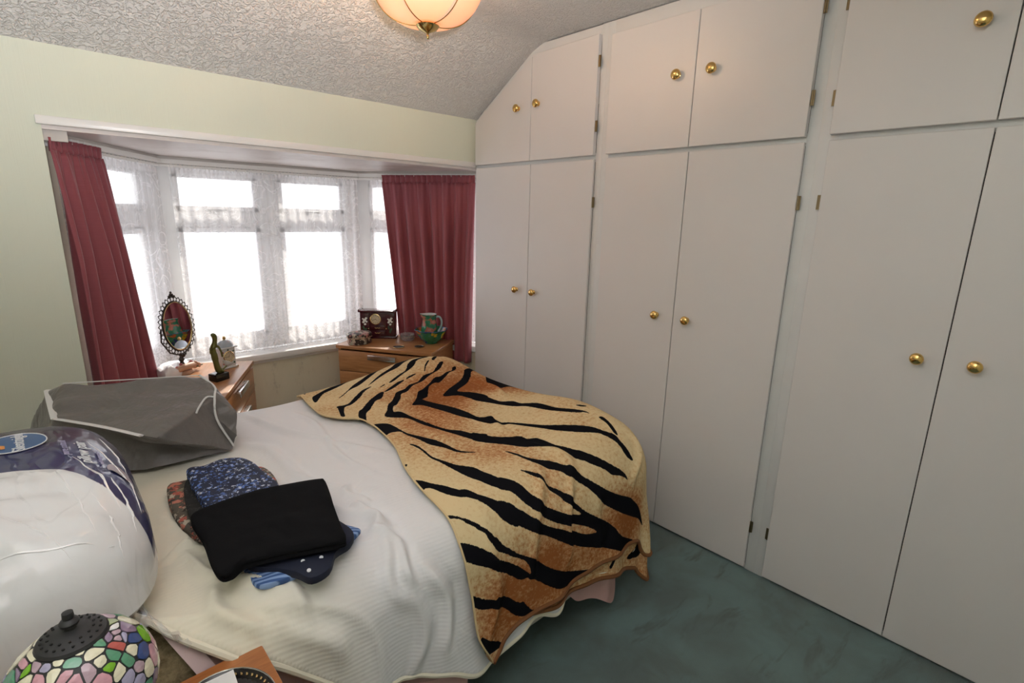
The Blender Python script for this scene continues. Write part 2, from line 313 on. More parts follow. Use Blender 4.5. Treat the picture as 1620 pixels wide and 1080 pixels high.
    for k,c in dict(c=(.80,.76,.58),p=(.66,.36,.42),g=(.12,.33,.20),o=(.36,.42,.22),w=(.82,.84,.84),v=(.30,.22,.32),m=(.52,.38,.44),l=(.42,.40,.56),b=(.05,.09,.26),r=(.50,.12,.10),y=(.22,.50,.04),s=(.22,.46,.34)).items():
        s=N('stained_glass_'+k); f=s.noise(s.co('Object',(1,1,3)),40,3,.5,1.2); s.col(s.mix(f,tuple(x*.75 for x in c),tuple(min(1,x*1.2) for x in c))); s.set(Roughness=.12)
    s=N('opal_glass'); s.col((.95,.68,.50)); s.set(Roughness=.25,Transmission_Weight=0.0)
    s.b.inputs['Emission Color'].default_value=(1,.60,.40,1); s.b.inputs['Emission Strength'].default_value=.22
    tr=s.n('ShaderNodeBsdfTranslucent'); tr.inputs[0].default_value=(1,.70,.50,1); mx=s.n('ShaderNodeMixShader'); mx.inputs[0].default_value=.22
    s.l(s.b.outputs[0],mx.inputs[1]); s.l(tr.outputs[0],mx.inputs[2]); s.l(mx.outputs[0],s.out.inputs[0])
    s=N('lit_bulb'); s.b.inputs['Emission Color'].default_value=(1,.78,.5,1); s.b.inputs['Emission Strength'].default_value=25
    simple('paper',(.80,.80,.80),.6); simple('tray_black',(.015,.013,.012),.2); simple('dark_leather',(.02,.02,.025),.4); simple('cotton_white',(.78,.78,.80),.8,bump=.004,bscale=30)
build_mats(); M=MATS
# ---- bed cloth geometry: layout coordinates (lx along the bed, ly across) wrap over the edges ----
BX0,BX1,BY0,BY1=-0.42,1.69,0.97,2.34
def smooth(t): t=np.clip(t,0,1); return t*t*(3-2*t)
def bed_surf(lx,ly,off=0.0,R=.15,flare=.10):
    lx=np.asarray(lx,float); ly=np.asarray(ly,float)
    r=R
    cr=.06                     # extra plan corner radius of the core
    x1=BX1-r; y0=BY0+r; y1=BY1-r
    qx=np.minimum(lx,x1); qy=np.clip(ly,y0,y1)
    dx=lx-qx; dy=ly-qy; d=np.hypot(dx,dy)+1e-9
    ux,uy=dx/d,dy/d
    a=np.clip(d/r,0,np.pi/2)
    h=r*np.sin(a); drop=r*(1-np.cos(a)); ext=np.maximum(d-r*np.pi/2,0)
    # waves on the hanging part
    ang=np.arctan2(uy,ux)
    s=np.where(np.abs(uy)>.9,lx,np.where(np.abs(ux)>.9,ly,ang*.25+.4))
    wave=(.013*np.sin(s*19+.6)+.005*np.sin(s*41+1.))*smooth(ext/.3)
    h=h+ext*flare+wave
    drop=drop+ext
    x=qx+ux*h; y=qy+uy*h
    z=.655-drop
    top=1-smooth(drop/.3)
    z=z+top*(.075*np.exp(-((lx-1.38)/.28)**2-((ly-2.16)/.26)**2)
        +.05*np.exp(-((lx-1.62)/.25)**2-((ly-1.3)/.3)**2)
        +.02*np.exp(-((lx-1.0)/.5)**2-((ly-1.6)/.45)**2)
        +.004*np.sin(lx*9+ly*5)+.004*np.sin(ly*13-lx*6+1))
    nx=ux*np.sin(a); ny=uy*np.sin(a); nz=np.cos(a)
    return x+nx*off,y+ny*off,z+nz*off
STRIPES=[[(0.816,2.248),(0.864,2.25),(0.906,2.248),(0.936,2.241),(0.874,2.239),(0.836,2.25),(0.816,2.215),(0.819,2.25)],[(0.824,2.159),(0.861,2.187),(0.934,2.222),(0.981,2.236),(1.016,2.241),(1.076,2.232),(1.029,2.229),(0.974,2.201),(0.914,2.183),(0.871,2.164),(0.811,2.092)],[(0.896,2.059),(0.956,2.106),(1.014,2.155),(1.079,2.19),(1.159,2.236),(1.211,2.222),(1.171,2.211),(1.089,2.162),(1.029,2.127),(0.976,2.113),(0.924,2.073)],[(0.849,1.968),(0.891,1.958),(0.956,2.015),(1.011,2.057),(1.056,2.057),(1.011,2.036),(0.956,1.982),(0.904,1.942),(0.869,1.933),(0.841,1.884),(0.821,1.832),(0.811,1.846),(0.841,1.937)],[(0.886,1.844),(0.911,1.863),(0.956,1.907),(1.026,1.958),(1.061,1.961),(1.024,1.912),(0.976,1.886),(0.929,1.835),(0.899,1.809),(0.859,1.734),(0.856,1.783)],[(1.061,1.958),(1.119,1.986),(1.164,2.003),(1.189,1.998),(1.134,1.972),(1.089,1.958)],[(1.054,2.085),(1.141,2.145),(1.221,2.176),(1.281,2.218),(1.324,2.211),(1.361,2.215),(1.396,2.213),(1.474,2.213),(1.419,2.208),(1.379,2.211),(1.306,2.185),(1.241,2.143),(1.186,2.136),(1.124,2.115),(1.076,2.092)],[(1.124,2.026),(1.191,2.059),(1.246,2.078),(1.291,2.134),(1.346,2.178),(1.402,2.194),(1.464,2.211),(1.439,2.187),(1.361,2.155),(1.309,2.103),(1.264,2.073),(1.211,2.052),(1.151,2.024)],[(1.071,2.015),(1.106,2.029),(1.096,2.017)],[(1.199,2.001),(1.229,2.017),(1.266,2.017),(1.226,2.003)],[(1.311,2.019),(1.359,2.082),(1.396,2.117),(1.409,2.12),(1.356,2.068),(1.321,2.026)],[(1.429,2.129),(1.469,2.178),(1.519,2.211),(1.457,2.138),(1.434,2.12)],[(1.524,2.211),(1.552,2.206),(1.524,2.192),(1.514,2.208)],[(0.944,1.739),(0.976,1.781),(1.021,1.839),(1.071,1.886),(1.101,1.919),(1.146,1.926),(1.184,1.947),(1.229,1.949),(1.286,1.986),(1.346,1.998),(1.396,2.04),(1.452,2.089),(1.474,2.092),(1.419,2.033),(1.376,2.003),(1.311,1.975),(1.251,1.944),(1.194,1.933),(1.144,1.9),(1.109,1.893),(1.086,1.86),(1.036,1.809),(1.009,1.786),(0.986,1.746),(1.009,1.716),(1.026,1.657),(1.031,1.582),(1.036,1.512),(1.051,1.459),(1.081,1.426),(1.104,1.384),(1.144,1.354),(1.104,1.305),(1.074,1.347),(1.056,1.393),(1.036,1.452),(1.019,1.524),(0.994,1.606),(0.971,1.69)],[(1.089,1.772),(1.141,1.821),(1.181,1.856),(1.216,1.881),(1.304,1.926),(1.361,1.951),(1.417,1.982),(1.452,1.991),(1.484,2.026),(1.509,2.033),(1.477,1.996),(1.427,1.975),(1.381,1.942),(1.321,1.905),(1.236,1.863),(1.189,1.811),(1.154,1.795),(1.169,1.73),(1.189,1.648),(1.204,1.55),(1.209,1.489),(1.236,1.463),(1.211,1.433),(1.181,1.482),(1.156,1.54),(1.141,1.622),(1.121,1.737)],[(1.244,1.767),(1.306,1.818),(1.369,1.851),(1.437,1.893),(1.502,1.956),(1.532,1.991),(1.597,2.031),(1.609,2.019),(1.607,2.001),(1.562,1.975),(1.492,1.893),(1.417,1.832),(1.336,1.788),(1.336,1.762),(1.369,1.72),(1.386,1.643),(1.349,1.599),(1.314,1.65),(1.299,1.73)],[(1.597,2.115),(1.599,2.099),(1.602,2.082),(1.592,2.08)],[(0.861,1.681),(0.896,1.681),(0.916,1.657),(0.916,1.587),(0.914,1.526),(0.939,1.449),(0.956,1.41),(0.969,1.358),(0.974,1.323),(0.989,1.291),(1.031,1.256),(0.989,1.279),(0.966,1.302),(0.951,1.342),(0.921,1.393),(0.914,1.449),(0.904,1.51),(0.904,1.559),(0.874,1.573),(0.846,1.571)],[(1.607,1.919),(1.604,1.823),(1.602,1.79),(1.597,1.702),(1.589,1.611),(1.592,1.671),(1.497,1.739)],[(1.364,1.711),(1.376,1.622),(1.381,1.55),(1.422,1.512),(1.429,1.47),(1.469,1.414),(1.474,1.314),(1.507,1.244),(1.527,1.199),(1.519,1.169),(1.522,1.195),(1.482,1.239),(1.444,1.323),(1.422,1.428),(1.386,1.475),(1.349,1.543),(1.309,1.643)],[(1.201,1.508),(1.216,1.475),(1.259,1.461),(1.251,1.417),(1.304,1.34),(1.349,1.258),(1.389,1.209),(1.452,1.136),(1.482,1.087),(1.512,1.057),(1.514,1.02),(1.524,0.968),(1.504,0.989),(1.497,1.029),(1.479,1.059),(1.452,1.09),(1.402,1.127),(1.349,1.197),(1.321,1.263),(1.269,1.368),(1.216,1.41),(1.181,1.482)],[(1.109,1.391),(1.149,1.33),(1.216,1.265),(1.229,1.216),(1.261,1.19),(1.276,1.129),(1.319,1.064),(1.379,1.015),(1.424,0.978),(1.467,0.943),(1.402,0.961),(1.369,0.989),(1.314,1.027),(1.261,1.087),(1.216,1.129),(1.181,1.181),(1.139,1.256),(1.071,1.342)],[(1.539,1.265),(1.562,1.232),(1.549,1.232),(1.539,1.246)],[(1.534,1.143),(1.549,1.136),(1.539,1.087),(1.524,1.05),(1.517,1.066),(1.529,1.106)],[(1.241,1.202),(1.264,1.167),(1.289,1.101),(1.326,1.062),(1.376,1.02),(1.424,0.98),(1.462,0.95),(1.482,0.91),(1.512,0.87),(1.467,0.929),(1.422,0.957),(1.349,1.006),(1.284,1.052),(1.251,1.101),(1.211,1.155),(1.214,1.204)],[(1.104,1.216),(1.121,1.167),(1.129,1.108),(1.179,1.073),(1.211,1.045),(1.239,1.029),(1.266,0.994),(1.311,0.959),(1.374,0.917),(1.477,0.863),(1.512,0.833),(1.564,0.777),(1.619,0.716),(1.502,0.777),(1.404,0.84),(1.324,0.901),(1.284,0.943),(1.259,0.966),(1.206,1.008),(1.184,1.031),(1.144,1.057),(1.116,1.092),(1.111,1.155)],[(1.051,1.083),(1.074,1.066),(1.091,1.043),(1.101,1.015),(1.134,0.989),(1.171,0.959),(1.214,0.915),(1.274,0.873),(1.336,0.828),(1.384,0.786),(1.432,0.73),(1.554,0.646),(1.484,0.644),(1.386,0.702),(1.331,0.73),(1.211,0.784),(1.124,0.838),(1.061,0.882),(1.011,0.908),(0.954,0.943),(0.921,0.971),(0.891,1.001),(0.909,1.027),(0.941,1.001),(0.979,0.971),(1.016,0.938),(1.071,0.905),(1.154,0.866),(1.234,0.819),(1.291,0.805),(1.249,0.84),(1.184,0.875),(1.109,0.903),(1.051,0.936),(1.014,0.966),(0.986,0.999),(0.966,1.034),(0.936,1.059),(0.964,1.087),(0.989,1.069),(1.009,1.043),(1.021,1.013),(1.046,0.978),(1.084,0.95),(1.144,0.919),(1.214,0.896),(1.181,0.924),(1.161,0.936),(1.126,0.975),(1.096,1.008),(1.081,1.034),(1.066,1.059)],[(1.504,1.034),(1.519,1.024),(1.529,0.966),(1.507,0.999)],[(0.866,1.438),(0.881,1.414),(0.881,1.363),(0.879,1.316),(0.896,1.272),(0.914,1.23),(0.946,1.185),(0.951,1.141),(0.964,1.087),(0.981,1.064),(0.961,1.043),(0.926,1.071),(0.906,1.113),(0.896,1.16),(0.889,1.221),(0.881,1.274),(0.871,1.312),(0.874,1.386)],[(0.961,1.087),(0.984,1.066),(0.994,1.043),(0.979,1.024),(0.959,1.045),(0.926,1.071)],[(0.756,1.228),(0.771,1.223),(0.788,1.192),(0.814,1.153),(0.831,1.113),(0.851,1.099),(0.866,1.071),(0.889,1.045),(0.914,1.02),(0.929,1.008),(0.906,0.978),(0.901,0.982),(0.879,1.015),(0.864,1.041),(0.839,1.073),(0.816,1.087),(0.793,1.115),(0.778,1.164),(0.763,1.178),(0.751,1.178)],[(0.906,1.022),(0.929,1.01),(0.906,0.975),(0.889,0.999)],[(0.741,1.057),(0.758,1.05),(0.788,1.027),(0.816,0.999),(0.839,0.971),(0.866,0.936),(0.906,0.901),(0.951,0.868),(0.989,0.845),(0.986,0.812),(0.949,0.859),(0.904,0.887),(0.856,0.926),(0.831,0.959),(0.819,0.98),(0.793,1.008),(0.771,1.034),(0.741,1.05)],[(0.776,1.323),(0.788,1.321),(0.773,1.309)],[(0.911,1.027),(0.956,0.989),(0.936,0.95),(0.889,0.996)],[(0.989,1.043),(0.969,1.08),(0.946,1.057),(0.976,1.027)],[(0.738,0.982),(0.776,0.964),(0.819,0.931),(0.854,0.898),(0.906,0.863),(0.954,0.821),(0.966,0.8),(0.931,0.803),(0.889,0.838),(0.826,0.887),(0.778,0.915),(0.736,0.947)],[(0.824,0.968),(0.856,0.952),(0.879,0.924),(0.924,0.887),(0.986,0.845),(1.031,0.803),(1.089,0.76),(1.179,0.707),(1.266,0.674),(1.194,0.662),(1.101,0.693),(1.041,0.732),(0.986,0.779),(0.961,0.793),(0.969,0.812),(0.956,0.849),(0.904,0.889),(0.849,0.924)],[(0.751,0.842),(0.791,0.812),(0.831,0.791),(0.841,0.798),(0.884,0.765),(0.924,0.73),(0.939,0.728),(0.949,0.711),(0.969,0.686),(0.991,0.669),(0.946,0.676),(0.906,0.697),(0.879,0.73),(0.834,0.763),(0.793,0.781),(0.758,0.807)],[(0.768,0.711),(0.816,0.665),(0.866,0.618),(0.836,0.62),(0.798,0.639),(0.781,0.655),(0.773,0.683)]]
FLAP_STRIPES=[[(1.502,0.595),(1.522,0.616),(1.634,0.639),(1.649,0.613),(1.597,0.583)],[(1.356,0.641),(1.381,0.667),(1.394,0.662),(1.371,0.637)]]
BLANKET=[(0.796,2.208),(0.776,2.036),(0.768,1.909),(0.804,1.828),(0.854,1.779),(0.866,1.688),(0.846,1.552),(0.819,1.44),(0.778,1.323),(0.756,1.214),(0.746,1.104),(0.746,1.043),(0.741,0.982),(0.743,0.919),(0.753,0.838),(0.758,0.751),(0.768,0.693),(0.816,0.595),(0.848,0.606),(0.875,0.635),(0.93,0.668),(1.02,0.672),(1.12,0.668),(1.22,0.675),(1.32,0.68),(1.42,0.675),(1.5,0.67),(1.56,0.655),(1.66,0.6),(1.8,0.68),(1.93,0.9),(1.98,1.3),(1.98,1.9),(1.85,2.35),(1.5,2.6),(1.15,2.5),(0.9,2.36),(0.8,2.27)]
FLAP=[(0.93,0.675),(1.0,0.655),(1.1,0.635),(1.2,0.625),(1.32,0.612),(1.42,0.59),(1.5,0.56),(1.6,0.52),(1.7,0.5),(1.76,0.56),(1.8,0.75),(1.5,0.85),(1.1,0.85)]
RID_B=[[(1.234,1.412),(1.236,1.146)],[(1.226,1.19),(1.231,1.02)],[(1.499,1.872),(1.449,1.589)],[(1.319,1.93),(1.066,1.795)],[(0.984,1.858),(0.996,1.424)],[(1.091,1.062),(0.969,0.819)],[(1.184,0.982),(1.131,0.786)],[(1.314,0.912),(1.294,0.758)],[(0.846,0.957),(0.814,0.695)],[(1.594,1.034),(1.519,0.908)]]
RID_D=[[(0.606,1.365),(0.593,1.253)],[(0.593,1.253),(0.571,1.092)],[(0.596,1.242),(0.571,1.111)],[(0.571,1.111),(0.601,0.971)],[(0.478,1.818),(0.566,1.403)],[(0.546,2.122),(0.736,1.582)],[(0.175,1.277),(0.288,1.034)],[(0.283,1.022),(0.383,0.866)],[(0.593,0.973),(0.588,0.714)],[(0.138,1.335),(0.231,1.319)],[(0.713,2.043),(0.693,1.494)],[(0.553,1.078),(0.548,0.915)],[(0.18,1.122),(0.223,0.994)],[(0.243,1.279),(0.318,1.008)],[(0.185,1.545),(0.17,1.314)],[(0.653,0.957),(0.683,0.737)],[(0.441,1.522),(0.561,1.228)]]
GLASS_SEEDS=[(0.284, 0.053, 0.957, 'p'), (0.274, -0.062, 0.96, 'c'), (0.416, -0.045, 0.908, 'o'), (0.472, -0.124, 0.873, 'w'), (0.297, -0.192, 0.936, 'g'), (0.412, -0.284, 0.866, 'v'), (0.5, -0.228, 0.835, 'm'), (0.528, -0.316, 0.788, 'm'), (0.651, -0.138, 0.746, 'v'), (0.596, -0.284, 0.751, 'l'), (0.677, -0.281, 0.68, 'b'), (0.16, -0.287, 0.944, 'c'), (0.277, -0.356, 0.893, 'g'), (0.492, -0.438, 0.752, 'r'), (0.664, -0.482, 0.572, 'c'), (0.767, -0.458, 0.45, 'b'), (0.034, -0.396, 0.918, 'c'), (0.212, -0.497, 0.841, 'c'), (0.425, -0.559, 0.712, 'g'), (0.583, -0.6, 0.547, 'g'), (-0.193, -0.415, 0.889, 'c'), (-0.049, -0.518, 0.854, 's'), (0.269, -0.621, 0.736, 'c'), (0.351, -0.703, 0.619, 'y'), (0.456, -0.72, 0.523, 'c'), (0.705, -0.625, 0.336, 'm'), (-0.418, -0.276, 0.866, 'm'), (-0.431, -0.079, 0.899, 'c'), (-0.315, -0.403, 0.859, 'l'), (-0.263, -0.533, 0.804, 'c'), (0.127, -0.692, 0.71, 'm'), (0.279, -0.776, 0.565, 'p'), (-0.124, -0.641, 0.757, 'p'), (-0.049, -0.717, 0.696, 'p'), (0.564, -0.75, 0.345, 'l'), (0.678, -0.704, 0.21, 'l'), (0.809, -0.55, 0.207, 'c'), (-0.571, -0.116, 0.812, 'p'), (-0.541, -0.228, 0.809, 'y'), (-0.631, -0.135, 0.764, 'v'), (-0.702, -0.123, 0.701, 'g'), (-0.551, -0.364, 0.751, 'c'), (-0.415, -0.486, 0.77, 'p')]
# ================= THE SETTING =================
XL,YB=-.47,-.85; YW=2.61; ZC=2.34; YBR=2.09; ZW=2.025
def struct(name,vs,fs,mat):
    return tag(mesh(name,vs,fs,mat),kind='structure')
box('floor',(XL-.1,YB-.1,-.08),(2.75,3.62,0),M['teal_carpet'],kind='structure')
# ceiling: flat, then coved down to the window wall (one profile extruded along X)
prof=[(YB-.1,ZC)]+[(YBR-.10,ZC)]+[(YBR-.10+.20*t,ZC-.6*.20*t*t/2) for t in (.25,.5,.75,1)]
ye,ze=prof[-1]; prof+=[(YW+.06,ze-(YW+.06-ye)*(ze-ZW+.0)/(YW-ye))]
vs=[];fs=[]
for x in (XL-.1,2.75):
    vs+=[(x,y,z) for y,z in prof]; vs+=[(x,y,z+.1) for y,z in prof]
n=len(prof)
for i in range(n-1): fs+=[(i,i+1,2*n+i+1,2*n+i),(n+i,3*n+i,3*n+i+1,n+i+1)]
fs+=[(0,2*n,3*n,n),(n-1,2*n-1,4*n-1,3*n-1)]+[(i,n+i,n+i+1,i+1) for i in range(n-1)]+[(2*n+i,2*n+i+1,3*n+i+1,3*n+i) for i in range(n-1)]
bm=bmesh.new(); V=[bm.verts.new(v) for v in vs]; [bm.faces.new([V[j] for j in f]) for f in fs]
for f in bm.faces: f.smooth=True
o=from_bm('ceiling',bm,M['stippled_ceiling'],None,True); o['kind']='structure'
# window wall: left piece, lintel over the bay
bm=bmesh.new(); bbox(bm,(XL-.1,YW,0),(.10,YW+.10,2.12)); bbox(bm,(.10,YW,1.752),(2.75,YW+.10,2.12))
o=from_bm('wall_window',bm,M['green_wallpaper']); o['kind']='structure'
box('wall_left',(XL-.1,YB-.1,0),(XL,YW,2.45),M['green_wallpaper'],kind='structure')
box('wall_back',(XL,YB-.1,0),(2.75,YB,2.45),M['green_wallpaper'],kind='structure')
box('wall_right',(2.66,YB,0),(2.75,YW,2.45),M['green_wallpaper'],kind='structure')
box('wall_closet_end',(2.10,YB,0),(2.66,-.205,2.45),M['green_wallpaper'],kind='structure')
box('trim_1',(.085,YW-.012,1.752),(2.088,YW+.004,1.782),M['white_gloss'],bev=.003,kind='structure')
# bay soffit
P0=(.10,YW+.02);  WL=[(.0,2.69),(.52,3.46),(1.73,3.46),(2.25,2.69)]
def prism(name,poly,z0,z1,mat,parent=None,kind='structure'):
    n=len(poly); vs=[(x,y,z0) for x,y in poly]+[(x,y,z1) for x,y in poly]
    bm=bmesh.new(); V=[bm.verts.new(v) for v in vs]; bm.faces.new(V[:n][::-1]); bm.faces.new(V[n:])
    for i in range(n): bm.faces.new((V[i],V[(i+1)%n],V[n+(i+1)%n],V[n+i]))
    o=from_bm(name,bm,mat,parent)
    if kind: o['kind']=kind
    return o
prism('ceiling_bay',[(.02,YW+.005),(-.09,2.68),(.46,3.56),(1.79,3.56),(2.34,2.68),(2.25,YW+.005)],1.737,1.80,M['soffit_paint'])
# bay facets: local frame with x along the facet (left to right), y outward
def facet(i):
    a=Vector((*WL[i],0)); b=Vector((*WL[i+1],0)); L=(b-a).length; ang=math.atan2(b.y-a.y,b.x-a.x)
    return Matrix.Translation(a)@Matrix.Rotation(ang,4,'Z'),L
FL_=[facet(i) for i in range(3)]
SILL=.606
for i,nm in enumerate(('wall_bay_left','wall_bay_front','wall_bay_right')):
    Mx,L=FL_[i]; bm=bmesh.new(); q_=.12 if i==1 else .105; bbox(bm,(-.04,-q_,0),(L+.04,-.05,SILL-.04),M=Mx); bbox(bm,(-.05,-.05,0),(L+.05,.08,SILL-.04),M=Mx)
    o=from_bm(nm,bm,M['cream_wallpaper']); o['kind']='structure'
# reveals beside the bay
box('wall_reveal_left',(-.06,YW+.10,0),(.10,YW+.16,1.75),M['cream_wallpaper'],kind='structure')
Mx,L=FL_[0]; box('wall_return_left',(.045,-.070,0),(.14,-.005,1.735),M['cream_wallpaper'],M=Mx,kind='structure')
# sill boards
for i in range(3):
    Mx,L=FL_[i]; bm=bmesh.new(); k=.16*math.tan(math.radians(28)); n0=.16 if i==1 else .122; 
    e0=-.02 if i==0 else .0; 
    bbox(bm,((k if i else -.0),-n0,SILL-.04),(L-(k if i<2 else 0),-n0+.04,SILL),.006,M=Mx)
    bbox(bm,((k*.9 if i else 0),-n0+.03,SILL-.035),(L-(k*.9 if i<2 else 0),.0,SILL-.001),M=Mx)
    bbox(bm,((k*.9 if i else 0),-n0+.025,SILL-.06),(L-(k*.9 if i<2 else 0),-.10,SILL-.04),M=Mx)
    o=from_bm('sill_%d'%(i+1),bm,M['white_gloss'],None,True); o['kind']='structure'
def window(i,lights,name):
    """lights: list of (x0,x1); each with a fanlight over a big pane"""
    Mx,L=FL_[i]; z0,z1=SILL,1.737; t0,t1=1.365,1.459; zt=1.665; zb=.70
    root=thing(name,None,None); root['kind']='structure'
    bm=bmesh.new(); xs=[0]+[x for l in lights for x in l]+[L]
    for a,b in zip(xs[0::2],xs[1::2]): bbox(bm,(a-.002,0,z0),(b+.002,.07,z1),.004,Mx)
    bbox(bm,(0,.001,zt),(L,.068,z1),.003,Mx); bbox(bm,(0,.001,z0),(L,.068,zb),.003,Mx)
    for a,b in lights: bbox(bm,(a,.004,t0),(b,.06,t1),.006,Mx)
    from_bm('frame',bm,M['upvc'],root,True)
    for a,b in lights:
        for c,d in ((zb,t0),(t1,zt)):
            bm=bmesh.new(); s=.028   # casement sash round each pane
            bbox(bm,(a,-.008,c),(a+s,.03,d),.004,Mx); bbox(bm,(b-s,-.008,c),(b,.03,d),.004,Mx)
            bbox(bm,(a,-.008,c),(b,.03,c+s),.004,Mx); bbox(bm,(a,-.008,d-s),(b,.03,d),.004,Mx)
            from_bm('sash',bm,M['upvc'],root,True)
            box('pane',(a+s-.004,.012,c+s-.004),(b-s+.004,.018,d-s+.004),M['window_glass'],root,M=Mx)
        bm=bmesh.new(); xm=(a+b)/2; bbox(bm,(xm-.05,-.02,zt-.22+.0),(xm-.03,-.008,zt-.195),.003,Mx); bbox(bm,(xm-.06,-.03,zt-.205),(xm+.04,-.018,zt-.195),.003,Mx)
        from_bm('catch',bm,M['steel_dark'],root)
L0=FL_[0][1]
window(1,[(.115,.555),(.675,1.105)],'window_1')
window(0,[(.13,L0-.09)],'window_2'); window(2,[(.09,L0-.13)],'window_3')
# ---- curtain track ----
TL=[(.115,2.665),(.575,3.365),(1.695,3.365),(2.15,2.665)]
def offs(poly,d):
    # shift the open polyline sideways (towards the room for d>0)
    P=[Vector((x,y,0)) for x,y in poly]; out=[]
    for i,p in enumerate(P):
        ns=[]
        if i>0: t=(P[i]-P[i-1]).normalized(); ns.append(Vector((t.y,-t.x,0)))
        if i<len(P)-1: t=(P[i+1]-P[i]).normalized(); ns.append(Vector((t.y,-t.x,0)))
        nn=sum(ns,Vector()); nn=nn/nn.dot(ns[0]) ; out.append(p+nn*d)
    return out
def rail(name,poly,w,z0,z1,mat,parent):
    a=offs(poly,-w/2); b=offs(poly,w/2); bm=bmesh.new(); n=len(a)
    R=[[bm.verts.new((p.x,p.y,z)) for p,z in ((a[i],z0),(b[i],z0),(b[i],z1),(a[i],z1))] for i in range(n)]
    for A,B in zip(R,R[1:]):
        for k in range(4): bm.faces.new((A[k],A[(k+1)%4],B[(k+1)%4],B[k]))
    bm.faces.new(R[0][::-1]); bm.faces.new(R[-1]); return from_bm(name,bm,mat,parent)
tr=thing('curtain_track','white double curtain track bent round the bay under its ceiling','curtain track')
rail('batten',[(p.x,p.y) for p in offs(TL,-.025)],.03,1.695,1.737,M['aged_white'],tr); rail('track',TL,.018,1.700,1.722,M['white_gloss'],tr); rail('net_track',[(p.x,p.y) for p in offs(TL,-.012)],.012,1.683,1.695,M['white_gloss'],tr)
box('bracket_block',(.10,2.635,1.70),(.17,2.66,1.745),M['aged_white'],tr)
# ---- cloth hung from a path ----
def hung(name,top,bot,z0,z1f,npl,amp0,amp1,mat,parent=None,uvs=1,nu=220,nv=60,curl=0,thick=0,seed=0,sharp=1.0,fold=None):
    top=[Vector((*p,0)) for p in top]; bot=[Vector((*p,0)) for p in bot]
    def at(P,s):
        Ls=[(P[i+1]-P[i]).length for i in range(len(P)-1)]; T=sum(Ls)*s
        for i,l in enumerate(Ls):
            if T<=l or i==len(Ls)-1: t=(P[i+1]-P[i]); return P[i]+t*(T/l),Vector((t.y,-t.x,0)).normalized()
            T-=l
    vs=[];uv=[];L=sum((top[i+1]-top[i]).length for i in range(len(top)-1))
    rnd=[random.uniform(-1,1) for _ in range(64)]
    for j in range(nv+1):
        v=j/nv; 
        for i in range(nu+1):
            s=i/nu; a,na=at(top,s); b,nb=at(bot,s); e=v**.9; p=a.lerp(b,e); nn=na.lerp(nb,e).normalized()
            ph=s*npl*2*math.pi+seed+.9*math.sin(s*7+seed)*min(1,v*2)
            amp=amp0+(amp1-amp0)*min(1,v*3)**.7
            w=math.sin(ph); w=math.copysign(abs(w)**sharp,w)*amp*(1+.35*math.sin(s*23+seed*2))
            w2=amp0*.8*math.sin(s*npl*3.1*2*math.pi+seed)*max(0,1-v*5)
            w+=.25*amp*math.sin(ph*.37+v*3+seed)
            q=p+nn*(w+w2); z=z0+(z1f(s)-z0)*v
            vs.append((q.x,q.y,z)); uv.append((s*L*uvs,1-v))
    fs=[(j*(nu+1)+i,j*(nu+1)+i+1,(j+1)*(nu+1)+i+1,(j+1)*(nu+1)+i) for j in range(nv) for i in range(nu)]
    o=mesh(name,vs,fs,mat,parent,True); me=o.data; ul=me.uv_layers.new(name='UVMap')
    li=np.empty(len(me.loops),dtype=np.int32); me.loops.foreach_get('vertex_index',li); ul.data.foreach_set('uv',np.array(uv,dtype=np.float32)[li].ravel())
    return o
NT=[tuple(p)[:2] for p in offs(TL,-.012)]
lerp2=lambda a,b,t:(a[0]+(b[0]-a[0])*t,a[1]+(b[1]-a[1])*t)
def net(a,b,npl,label,seed,amp=.008):
    r=thing('net_curtain',label,'net curtain'); hung('lace_panel',[a,b],[a,b],1.692,lambda s:SILL+.006+.004*math.sin(s*60),npl,.004,amp,M['lace_net'],r,1.0,260,24,seed=seed)
    tp=hung('gathered_heading',[a,b],[a,b],1.700,lambda s:1.672,npl*3,.0035,.0035,M['lace_net'],r,1.0,300,2,seed=seed); return r
net((NT[1][0]+.045,NT[1][1]),(NT[2][0]-.01,NT[2][1]),17,'wide white lace net curtain across the front window of the bay',.3,.010)
net(lerp2(NT[0],NT[1],.02),lerp2(NT[0],NT[1],.965),8,'white lace net curtain on the left angled window beside the left rose curtain',1.1,.007)
net(lerp2(NT[2],NT[3],.10),lerp2(NT[2],NT[3],.98),8,'white lace net curtain on the right angled window behind the right rose curtain',2.1,.006)
CT=[tuple(p)[:2] for p in offs(TL,.012)]; CU=[tuple(p)[:2] for p in offs(TL,.022)]
def curtain(top,bot,z1,label,npl,seed,amp,hooks):
    r=thing('curtain',label,'curtain',group=None)
    c=hung('drape',top,bot,1.668,lambda s:z1,npl,.004,amp,M['rose_curtain'],r,1,260,50,seed=seed,sharp=.8)
    h=hung('pleated_heading',top,top,1.712,lambda s:1.664,npl*2.5,.0055,.0055,M['rose_curtain'],r,1,300,3,seed=seed)
    for o in (c,h): md=o.modifiers.new('s','SOLIDIFY'); md.thickness=.003
    for k in range(hooks):
        p=lerp2(top[0],top[1],(k+.5)/hooks); bm=bmesh.new(); tube(bm,[(p[0],p[1],1.702),(p[0],p[1],1.722)],.002,5); from_bm('hook',bm,M['white_gloss'],r)
    return r
curtain([(.108,2.632),lerp2(CT[0],CT[1],.36)],[(.122,2.65),(.40,3.06)],.47,'rose pink slub curtain drawn to the left side of the bay beside the green wall',4.3,.5,.026,8)
curtain([lerp2(CU[2],CU[3],.215),lerp2(CU[2],CU[3],.995)],[(1.822,3.085),(2.092,2.655)],.50,'rose pink slub curtain at the right side of the bay against the wardrobe',7.2,1.7,.022,10)

